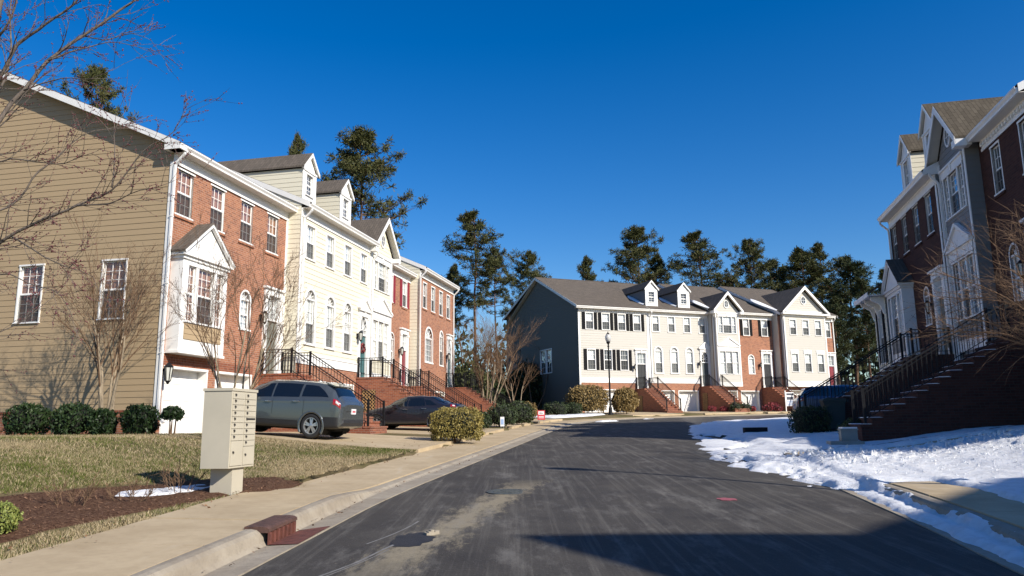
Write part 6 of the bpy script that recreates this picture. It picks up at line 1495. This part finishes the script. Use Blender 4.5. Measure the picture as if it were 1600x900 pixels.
# --- bare trees
def grow(mb, tips, p, d, L, r, lev, rnd, maxlev, spread, curl=.0, sides=5, upb=.0, kids=(3,5), ratio=.6):
    n = 4 if lev < maxlev else 3; pts = [p.copy()]; rad = [r]; q = p.copy(); dd = d.copy()
    for i in range(n):
        dd = (dd + Vector((rnd.gauss(0,1), rnd.gauss(0,1), rnd.gauss(0,1)))*.12 + Vector((0,0,upb))).normalized(); q = q + dd*(L/n); pts.append(q.copy()); rad.append(r*(1-(.62 if lev < maxlev else .75)*(i+1)/n))
    mb.tube(pts, rad, max(3, sides-lev), caps=False)
    if lev >= maxlev:
        tips.append(pts); return
    for k_ in range(rnd.randint(*kids)):
        u_ = rnd.uniform(.35, 1.); i = min(n-1, int(u_*n)); b_ = pts[i].lerp(pts[i+1], u_*n-i); ax = Vector((rnd.gauss(0,1), rnd.gauss(0,1), rnd.gauss(0,1))).normalized()
        side = dd.cross(ax).normalized(); nd = (dd + side*spread*rnd.uniform(.6,1.3)).normalized(); grow(mb, tips, b_, nd, L*ratio*rnd.uniform(.7,1.2), max(.0042, rad[i]*.6), lev+1, rnd, maxlev, spread, curl, sides, upb, kids, ratio)
def buds(tips, rnd, per, size, mb):
    for pts in tips:
        for k_ in range(per):
            u_ = rnd.random()*(len(pts)-1); i = min(len(pts)-2, int(u_)); p = Vector(pts[i]).lerp(Vector(pts[i+1]), u_-i) + Vector((rnd.gauss(0,1),rnd.gauss(0,1),rnd.gauss(0,1)))*size*.7; s_ = size*rnd.uniform(.6,1.3)
            mb.add([p+Vector((s_,0,0)),p+Vector((-s_,0,0)),p+Vector((0,s_,0)),p+Vector((0,-s_,0)),p+Vector((0,0,s_*1.3)),p+Vector((0,0,-s_))], [(0,2,4),(2,1,4),(1,3,4),(3,0,4),(2,0,5),(1,2,5),(3,1,5),(0,3,5)])
def vase_tree(label, x, y, h, stems, seed, mat, spread=.42, lean=.22, r=.03, maxlev=3, bud=None, twist=0., kids=(3,4), zlift=0., trunk_h=.0, name='bare_tree', up=.05, per=3):
    rnd = random.Random(seed); o = thing(name, label, 'tree', (x, y, H(x, y)+zlift), rnd.uniform(0,6)); tr = MB(); tw = MB(); tips = []
    base = Vector((0,0,-.1))
    if trunk_h: tr.tube([(0,0,-.1),(.02,.01,trunk_h*.5),(.0,0,trunk_h)], [r*1.6,r*1.25,r*1.1], 7); base = Vector((0,0,trunk_h-.03))
    for i in range(stems):
        a = 6.28*i/stems+rnd.uniform(-.4,.4); le = lean*rnd.uniform(.5,1.3); p = base+Vector((.07*math.cos(a),.07*math.sin(a),0)); pts = [p]; d = Vector((math.cos(a)*le, math.sin(a)*le, 1)).normalized(); L = h*.5*rnd.uniform(.85,1.1); n = 6
        for k_ in range(n): d = (d + Vector((rnd.gauss(0,.07), rnd.gauss(0,.07), .02))).normalized(); pts.append(pts[-1]+d*L/n)
        rad = [r*(1-.5*k_/n)*rnd.uniform(.95,1.05) for k_ in range(n+1)]; tr.tube(pts, rad, 6)
        for k_ in range(rnd.randint(4,6)):
            u_ = rnd.uniform(.45,1.); j = min(n-1, int(u_*n)); b_ = pts[j].lerp(pts[j+1], u_*n-j); a2 = rnd.uniform(0,6.28); nd = (d + Vector((math.cos(a2),math.sin(a2),0))*spread*rnd.uniform(.4,1.2)).normalized(); grow(tw, tips, b_, nd, h*.27*rnd.uniform(.7,1.2), rad[j]*.62, 1, rnd, maxlev, spread, upb=up, kids=kids)
    obj('trunk', tr, mat, o, True); stuff(obj('twigs', tw, 'bark_brown', o))
    if bud: bm = MB(); buds(tips, rnd, per, .008, bm); stuff(obj('buds', bm, bud, o))
    return o
vase_tree('bare multi-stemmed crape myrtle in front of the tan gable wall', -11.65, 22.05, 6.6, 6, 11, 'bark_pale', r=.05, lean=.2, maxlev=4, name='crape_myrtle', up=.06, bud='bud_brown')
vase_tree('bare multi-stemmed crape myrtle on the lawn behind the mailbox', -6.85, 19.0, 5.8, 6, 23, 'bark_pale', r=.034, lean=.26, maxlev=4, name='crape_myrtle', bud='bud_brown')
vase_tree('dense bare brown tree between the left row and the far gable', -1.6, 49.5, 7.4, 8, 31, 'bark_pale', r=.06, lean=.3, maxlev=4, kids=(4,5), up=.04)
vase_tree('thin pale bare tree against the dark shaded gable', .25, 51.5, 5.4, 3, 37, 'bark_pale', r=.05, lean=.3, maxlev=3)

# large tree at the left edge, its trunk just outside the view
def PX(x, y, Y):
    dx, up = (x-800)/F_PX, (450-y)/F_PX; dx, up = dx+ROLL*up, up-ROLL*dx; fy = math.cos(PITCH)-math.sin(PITCH)*up; t_ = Y/fy; return Vector((dx*t_, Y, EYE+(math.sin(PITCH)+math.cos(PITCH)*up)*t_))
def limb_tree(name, label, base, limbs, seed, mat, bud, twig_len, budsize, per, dens, trunk):
    rnd = random.Random(seed); o = thing(name, label, 'tree', base, 0); B = Vector(base); tr = MB(); tw = MB(); tips = []
    tr.tube([Vector(p)-B for p in trunk[0]], trunk[1], 9)
    for path, r0, r1, dn in limbs:
        path = [Vector((*p, 0)) if len(p) == 2 else Vector(p) for p in path]; L = catmull(path, .16)
        L = [q-B + Vector((noise.noise((q.x*2,q.z*2,1)),noise.noise((q.x*2,q.z*2,5)),noise.noise((q.x*2,q.z*2,9))))*.05 for q in L]; n = len(L); rad = [lerp(r0, r1, i/(n-1)) for i in range(n)]; tr.tube(L, rad, 6)
        for i in range(1, n):
            for _ in range(int(dens*dn+rnd.random())):
                d = (L[i]-L[i-1]).normalized(); ax = Vector((rnd.gauss(0,1),rnd.gauss(0,1),rnd.gauss(0,1))).normalized(); nd = (d*.9+d.cross(ax)*rnd.uniform(.5,1.1)+Vector((0,0,.15))).normalized()
                grow(tw, tips, L[i], nd, twig_len*rnd.uniform(.5,1.4), max(.0045, rad[i]*.4), 2, rnd, 3, .6, kids=(2,4), ratio=.6, sides=6)
        tips.append(L[-4:])
    obj('trunk', tr, mat, o, True); stuff(obj('twigs', tw, mat, o)); bm = MB(); buds(tips, rnd, per, budsize, bm); stuff(obj('buds', bm, bud, o))
bz = H(-9.3, 11.8)
T0 = [(-9.3,11.8,bz-.1),(-9.25,11.8,bz+1.2),(-9.15,11.85,bz+2.6),(-9.05,11.9,bz+4.2),(-8.95,12.0,bz+5.6),(-8.9,12.1,bz+7.2),(-8.8,12.2,bz+8.8)]
lim = []
def lp(pts, r0, r1, Y0, Y1, dn=1., start=None):
    n = len(pts)-1; P = [PX(x, y, lerp(Y0, Y1, i/n)) for i, (x, y) in enumerate(pts)]
    lim.append((([Vector(start)] if start else [])+P, r0, r1, dn))
lp([(10,372),(60,348),(120,322),(174,294),(225,240),(268,205),(290,172)], .045, .005, 11.8, 11.2, 1., T0[2])
lp([(120,322),(170,317),(220,300),(262,287)], .018, .004, 11.6, 11.0)
lp([(174,292),(180,250),(178,212),(180,180)], .016, .004, 11.3, 11.4, .7)
lp([(20,368),(50,388),(95,412),(150,432)], .022, .004, 11.8, 11.1, .8)
lp([(0,330),(60,268),(110,225),(150,205),(205,198)], .03, .004, 12.2, 12.6, 1., T0[3])
lp([(5,180),(40,140),(75,95),(130,55),(190,18),(240,-25)], .06, .02, 12, 12.4, 1., T0[3])
lp([(75,95),(120,78),(165,66),(215,72)], .02, .004, 12.1, 12.3)
lp([(40,140),(95,120),(140,122),(178,106)], .018, .004, 12, 11.7)
lp([(0,120),(30,70),(60,45),(110,10),(150,-30)], .045, .015, 11.8, 11.4, 1., T0[4])
lp([(-5,60),(20,30),(30,-20)], .035, .015, 11.7, 11.5, 1., T0[5])
lp([(0,140),(18,80),(15,20),(25,-30)], .03, .012, 12.3, 12.8, 1., T0[4])
lp([(0,255),(45,250),(100,255),(150,238)], .02, .004, 11.9, 11.3, .9, T0[3])
lp([(0,430),(35,440),(80,455),(110,480)], .022, .004, 11.6, 10.9, .8, T0[2])
lp([(0,520),(40,500),(80,470),(105,440)], .02, .004, 12.2, 12.6, .8, T0[1])
lp([(130,55),(160,62),(205,52),(235,60)], .014, .004, 12.3, 12.5)
lim = [(p, r0*.75, r1*.8, dn) for p, r0, r1, dn in lim]
limb_tree('budding_tree', 'large bare tree with red buds reaching in from the left edge', (-9.3,11.8,bz), lim, 5, 'bark_grey', 'bud', .55, .0105, 6, 1.45, (T0, [.17,.15,.13,.115,.1,.08,.05]))
# bare tree at the right edge, arching over the stairs
lim = []; bx, by = 11.6, 14.6; bz = H(bx, by); T1 = [(bx,by,bz-.1),(bx-.05,by,bz+.6),(bx-.1,by+.05,bz+1.1)]
random.seed(77)
for k_ in range(22):
    a = random.uniform(1.9, 4.4) if k_ < 17 else random.uniform(-1.5, 1.9); L_ = random.uniform(1.9, 3.2); up = random.uniform(.9, 3.0); s_ = Vector(T1[2])+Vector((random.uniform(-.1,.1), random.uniform(-.1,.1), random.uniform(-.2,.1))); d = Vector((math.cos(a), math.sin(a)*.8, 0))
    lim.append(([s_, s_+d*L_*.3+Vector((0,0,up*.5)), s_+d*L_*.65+Vector((0,0,up*.9)), s_+d*L_+Vector((0,0,up*random.uniform(.85,1.15)))], .026, .006, 1.))
limb_tree('bare_tree', 'bare brown twiggy tree arching over the right edge before the grey gable', (bx,by,bz), lim, 6, 'bark_brown', 'bud_brown', .8, .007, 2, 1.9, (T1, [.1,.085,.07]))

# --- pines
def pine_meshes(seed, h, crown0, wid, dens=1., mat='needles'):
    rnd = random.Random(seed); tr = MB(); n = 10; pts = []; ox = oy = 0.
    for i in range(n+1): ox += rnd.gauss(0,.09); oy += rnd.gauss(0,.09); pts.append(Vector((ox, oy, h*i/n)))
    tr.tube(pts, [lerp(.21, .04, (i/n)**.9) for i in range(n+1)], 8); fo = MB()
    k_ = 0; z = crown0*h
    while z < h*.99:
        u_ = (z/h-crown0)/(1-crown0); w_ = wid*(math.sin(math.pi*min(1, .16+.84*u_**.8))**.65)*rnd.uniform(.45,1.2); a = rnd.uniform(0,6.28) if u_ > .2 or rnd.random() < .8 else None
        z += h*.0105/dens*rnd.uniform(.6,1.4)
        if u_ < .25 and rnd.random() < .55: continue
        i = min(n-1, int(z/h*n)); b_ = pts[i].lerp(pts[i+1], z/h*n-i); rise = rnd.uniform(.05,.5)*(.4+.8*u_); d = Vector((math.cos(a), math.sin(a), rise)).normalized() if a is not None else Vector((1,0,.2))
        P = [b_, b_+d*w_*.5+Vector((0,0,-.06*w_)), b_+d*w_+Vector((0,0,.12*w_))]; tr.tube(P, [.05*(1-.5*u_), .028, .01], 4, False)
        for c_ in range(rnd.randint(6,10)):
            v = rnd.uniform(.35,1.05); q = P[0].lerp(P[1], v*2) if v < .5 else P[1].lerp(P[2], min(1.1, v*2-1)); side = d.cross(Vector((0,0,1))).normalized()*rnd.gauss(0,.2*w_); q = q+side+Vector((0,0,rnd.uniform(0,.35)))
            if rnd.random() < .5: tr.tube([P[0].lerp(P[1], max(0, v*1.2-.2)), q], [.015,.006], 3, False)
            R_ = rnd.uniform(.25,.58)
            for e in range(rnd.randint(28,38)):
                dv = Vector((rnd.gauss(0,1), rnd.gauss(0,1), rnd.gauss(0,.75)+.15)).normalized(); pc = q+dv*R_*rnd.uniform(.15,.9); l = rnd.uniform(.1,.2); sd = dv.cross(Vector((rnd.gauss(0,1),rnd.gauss(0,1),rnd.gauss(0,1)))).normalized()*rnd.uniform(.022,.042); fo.quad(pc-dv*l-sd*.4, pc-dv*l+sd*.4, pc+dv*l+sd, pc+dv*l-sd)
    return tr.mesh('trunk', 'bark_pine', True), fo.mesh('crown', mat)
PM = [pine_meshes(1, 22, .5, 3.6, 1.35), pine_meshes(2, 20, .42, 3.3, 1.4), pine_meshes(3, 23, .58, 4.0, 1.4), pine_meshes(4, 17, .3, 3.0, 1.2, 'needles_dark'), pine_meshes(5, 21, .42, 4.3, 1.7)]
PH = [22, 20, 23, 17, 21]
pl_ = 0
def pine(px, ptop, Y, v, label, wscale=1., rz=0., grp='pines behind the houses'):
    top = PX(px, ptop, Y); x = top.x; z = H(x, Y); s_ = (top.z-z)/PH[v]; o = thing('pine_tree', label, 'tree', (x, Y, z), rz, grp); o.scale = (s_*wscale, s_*wscale, s_); link('trunk', PM[v][0], o); link('crown', PM[v][1], o)
pine(155, 116, 56, 2, 'pine crown showing above the tan gable roof', .72, 1.)
pine(460, 218, 60, 1, 'small pine top behind the first cream dormer', .45, 2.)
pine(556, 212, 56, 4, 'big spreading pine behind the two cream dormers', .95, 1.6)
pine(741, 337, 78, 0, 'tallest slender pine with bare trunk in the gap between rows', 1.15, 3.1)
pine(773, 392, 80, 2, 'pine with reddish trunk just right of the tallest one in the gap', .9, 4.)
pine(705, 420, 84, 1, 'pine partly hidden behind the end of the left row', .9, .3)
pine(822, 398, 86, 4, 'pine crown rising left of the far gable ridge', .8, 2.2)
pine(911, 406, 100, 1, 'small lone pine top over the far shingle roof', .7, 1.4)
pine(988, 362, 92, 4, 'broad pine behind the first far dormer', 1.0, .9)
pine(1030, 405, 96, 1, 'shorter pine right of the broad pine behind the dormers', .95, 5.)
pine(1090, 368, 92, 0, 'pine with layered branches behind the narrow far gable', 1.25, 2.6)
pine(1176, 379, 95, 4, 'pine with rounded top between the two far gables', .85, 4.4)
pine(1245, 392, 92, 1, 'pine directly over the broad far gable', 1.2, 1.9)
pine(1278, 386, 97, 0, 'taller pine just right of the broad far gable peak', 1.1, 3.7)
pine(1322, 405, 90, 3, 'full dark pine at the right end of the far row', 1.2, .2)
pine(1348, 440, 84, 3, 'dark pine with bare pale trunk right of the far row', 1., 2.)
pine(1300, 470, 80, 3, 'low dark pine filling the edge beside the far brick corner', 1.1, 4.2)
pine(1388, 425, 88, 1, 'pine half hidden by the right row', 1.2, 3.)
pine(1212, 410, 100, 3, 'dark pine between the rounded pine and the broad gable', 1.1, 1.)
pine(1135, 440, 99, 3, 'low pine crown behind the narrow far gable roof', 1.2, 5.5)
pine(655, 470, 90, 3, 'low pine mostly behind the left row end', 1.1, .8)
# --- brush and undergrowth in the gap, and a far wood
random.seed(12); mb = MB(); rnd = random.Random(15)
for _ in range(52):
    x, y = rnd.uniform(-30, 3), rnd.uniform(66, 100); h_ = rnd.uniform(3.5, 9); z = H(x, y)
    tips = []; grow(mb, tips, Vector((x, y, z)), Vector((rnd.gauss(0,.12), rnd.gauss(0,.12), 1)).normalized(), h_, .07, 0, rnd, 3, .55, kids=(4,6), ratio=.5)
stuff(obj('underbrush', mb, 'bark_brown'), 'tangled bare brown undergrowth in the gap before the pines', 'undergrowth')
mb = MB()
for _ in range(300):
    x, y = rnd.uniform(-40, 75), rnd.uniform(104, 118); z = H(x, y); h_ = rnd.uniform(6, 15)
    for e in range(70): leaves(mb, [(x+rnd.gauss(0,1.6), y+rnd.gauss(0,1.2), z+h_*rnd.random()**.8)], rnd.uniform(.3,.6), rnd, .6)
stuff(obj('far_wood', mb, 'needles_dark'), 'dark mass of woodland behind the far houses', 'wood')
shrub('evergreen_shrub', 'sunlit green cedar bush under the pines in the gap', -3.4, 60, 1.6, 1.6, 2.0, 1500, .16, 'needles', 71)
# --- shrubs by the left house
for i, (x, y, rx, rz_, lab) in enumerate(((-13.7,21.75,.56,.46,'round glossy holly, largest at the left of the gable wall'),(-12.2,21.45,.56,.45,'round glossy holly under the gable window nearest the corner'),(-11.3,21.25,.34,.36,'small holly between the two hollies by the crape myrtle'),(-10.3,21.3,.46,.42,'round glossy holly at the brick corner by the downspout'),(-15.7,22.6,.45,.22,'low holly cut by the left edge'))):
    shrub('holly_shrub', lab, x, y, rx, rx*.85, rz_, 1900, .05, 'holly', 50+i, .12, group='hollies along the gable wall')
shrub('holly_tree', 'small holly clipped into two tiers beside the white garage door', -9.3, 21.05, .27, .27, .2, 600, .05, 'holly', 61, lift=.38); 
shrub('yellow_shrub', 'bright yellow-green shrub at the left edge of the mulch bed', -5.36, 8.1, .24, .28, .17, 2600, .02, 'yellow_green', 62)
for i, (x, y, r_) in enumerate(((-5.55,9.9,.22),(-5.15,10.55,.26),(-4.95,11.6,.3),(-6.3,8.9,.25))):
    vase_tree(('dead brown twiggy plant at the left of the snow patch','dead brown twiggy plant growing through the snow patch','bushy dead brown plant in the mailbox shadow','dead brown twiggy plant deep in the mulch bed')[i], x, y, .62+.15*(i == 2), 7, 80+i, 'bark_brown', r=.007, lean=.75, maxlev=2, name='dead_shrub', up=.02, spread=.6)
shrub('gold_hedge', 'boxy variegated gold hedge at the left curb beside the sedan', -1.85, 25.2, .82, .64, .54, 6000, .038, 'gold_leaf', 63, .28)
for i, (x, y, rx, rz_, mat, lab) in enumerate(((5.5,57.3,1.6,1.12,'gold_bare','large golden round hedge left of the lamp post'),(8.35,57.6,.95,1.0,'gold_bare','smaller golden round hedge right of the lamp post'),(-.55,36.2,.75,.55,'dark_green','dark evergreen shrub at the edge of the sidewalk past the sedan'),(.3,38.9,.7,.5,'dark_green','second dark evergreen shrub further along the sidewalk'),(-1.5,33.6,.55,.4,'dark_green','low dark shrub directly behind the gold hedge'),(.35,45.2,.85,.6,'dark_green','round green shrub left of the red sign'),(.9,47.6,.6,.55,'gold_bare','tan dried shrub behind the red sign'),(3.0,54.5,.9,.5,'dark_green','low dark shrub against the shaded gable'),(4.3,55.6,.7,.45,'dark_green','low dark shrub left of the golden hedge'))):
    shrub('hedge_shrub' if mat == 'gold_bare' else 'evergreen_shrub', lab, x, y, rx, rx*.85, rz_, 7000 if rx > .9 else 1100, .07 if rx > .9 else .06, mat, 90+i, .02, core=rx > .9 or mat != 'gold_bare')
for i, (s_, o_, rx, mat, lab) in enumerate(((11.9,4.2,.55,'dark_green','round green shrub before the far dormer townhouse door'),(12.9,4.2,.5,'dark_green','second round green shrub before the far dormer townhouse'),(13.8,3.9,.32,'red_leaf2','small red-leaved shrub at the far brick stair wall'),(15.0,4.4,.4,'red_leaf2','red-leaved shrub midway along the far brick stairs'),(15.9,4.5,.4,'red_leaf2','red-leaved shrub at the foot of the far brick stairs'),(10.2,3.4,.35,'red_leaf2','small red shrub left of the far white garage'),(19.5,4.5,.4,'red_leaf2','red-leaved shrub right of the for-sale sign'),(11.2,3.6,.3,'red_leaf2','red shrub beside the round green shrubs'))):
    q = FP+FD*s_+FN*o_; shrub('shrub', lab, q.x, q.y, rx, rx, rx*.75, 420, .06, mat, 120+i)
q = RP+RD*3.2+RN*5.0; shrub('box_hedge', 'dark boxy hedge in the shade at the foot of the right stairs', q.x, q.y, .62, .55, .48, 1500, .05, 'dark_green', 140, .6)
q = RP+RD*(-1.1)+RN*4.4; shrub('evergreen_shrub', 'dark shrub tucked beside the right brick stair wall', q.x, q.y, .45, .45, .32, 700, .05, 'dark_green', 141)
for i, (x, y, rx, rz_, lab) in enumerate(((-6.5,66,2.4,2.2,'dark evergreen thicket behind the end of the left row'),(-2.2,68,2.2,1.8,'dark evergreen thicket in the middle of the gap'),(1.4,70,2.0,2.3,'dark evergreen thicket beside the far gable'),(-10.5,68,2.6,2.6,'dark evergreen thicket furthest behind the left row'))):
    shrub('evergreen_thicket', lab, x, y, rx, rx*.8, rz_, 2600, .2, 'dark_green', 160+i)
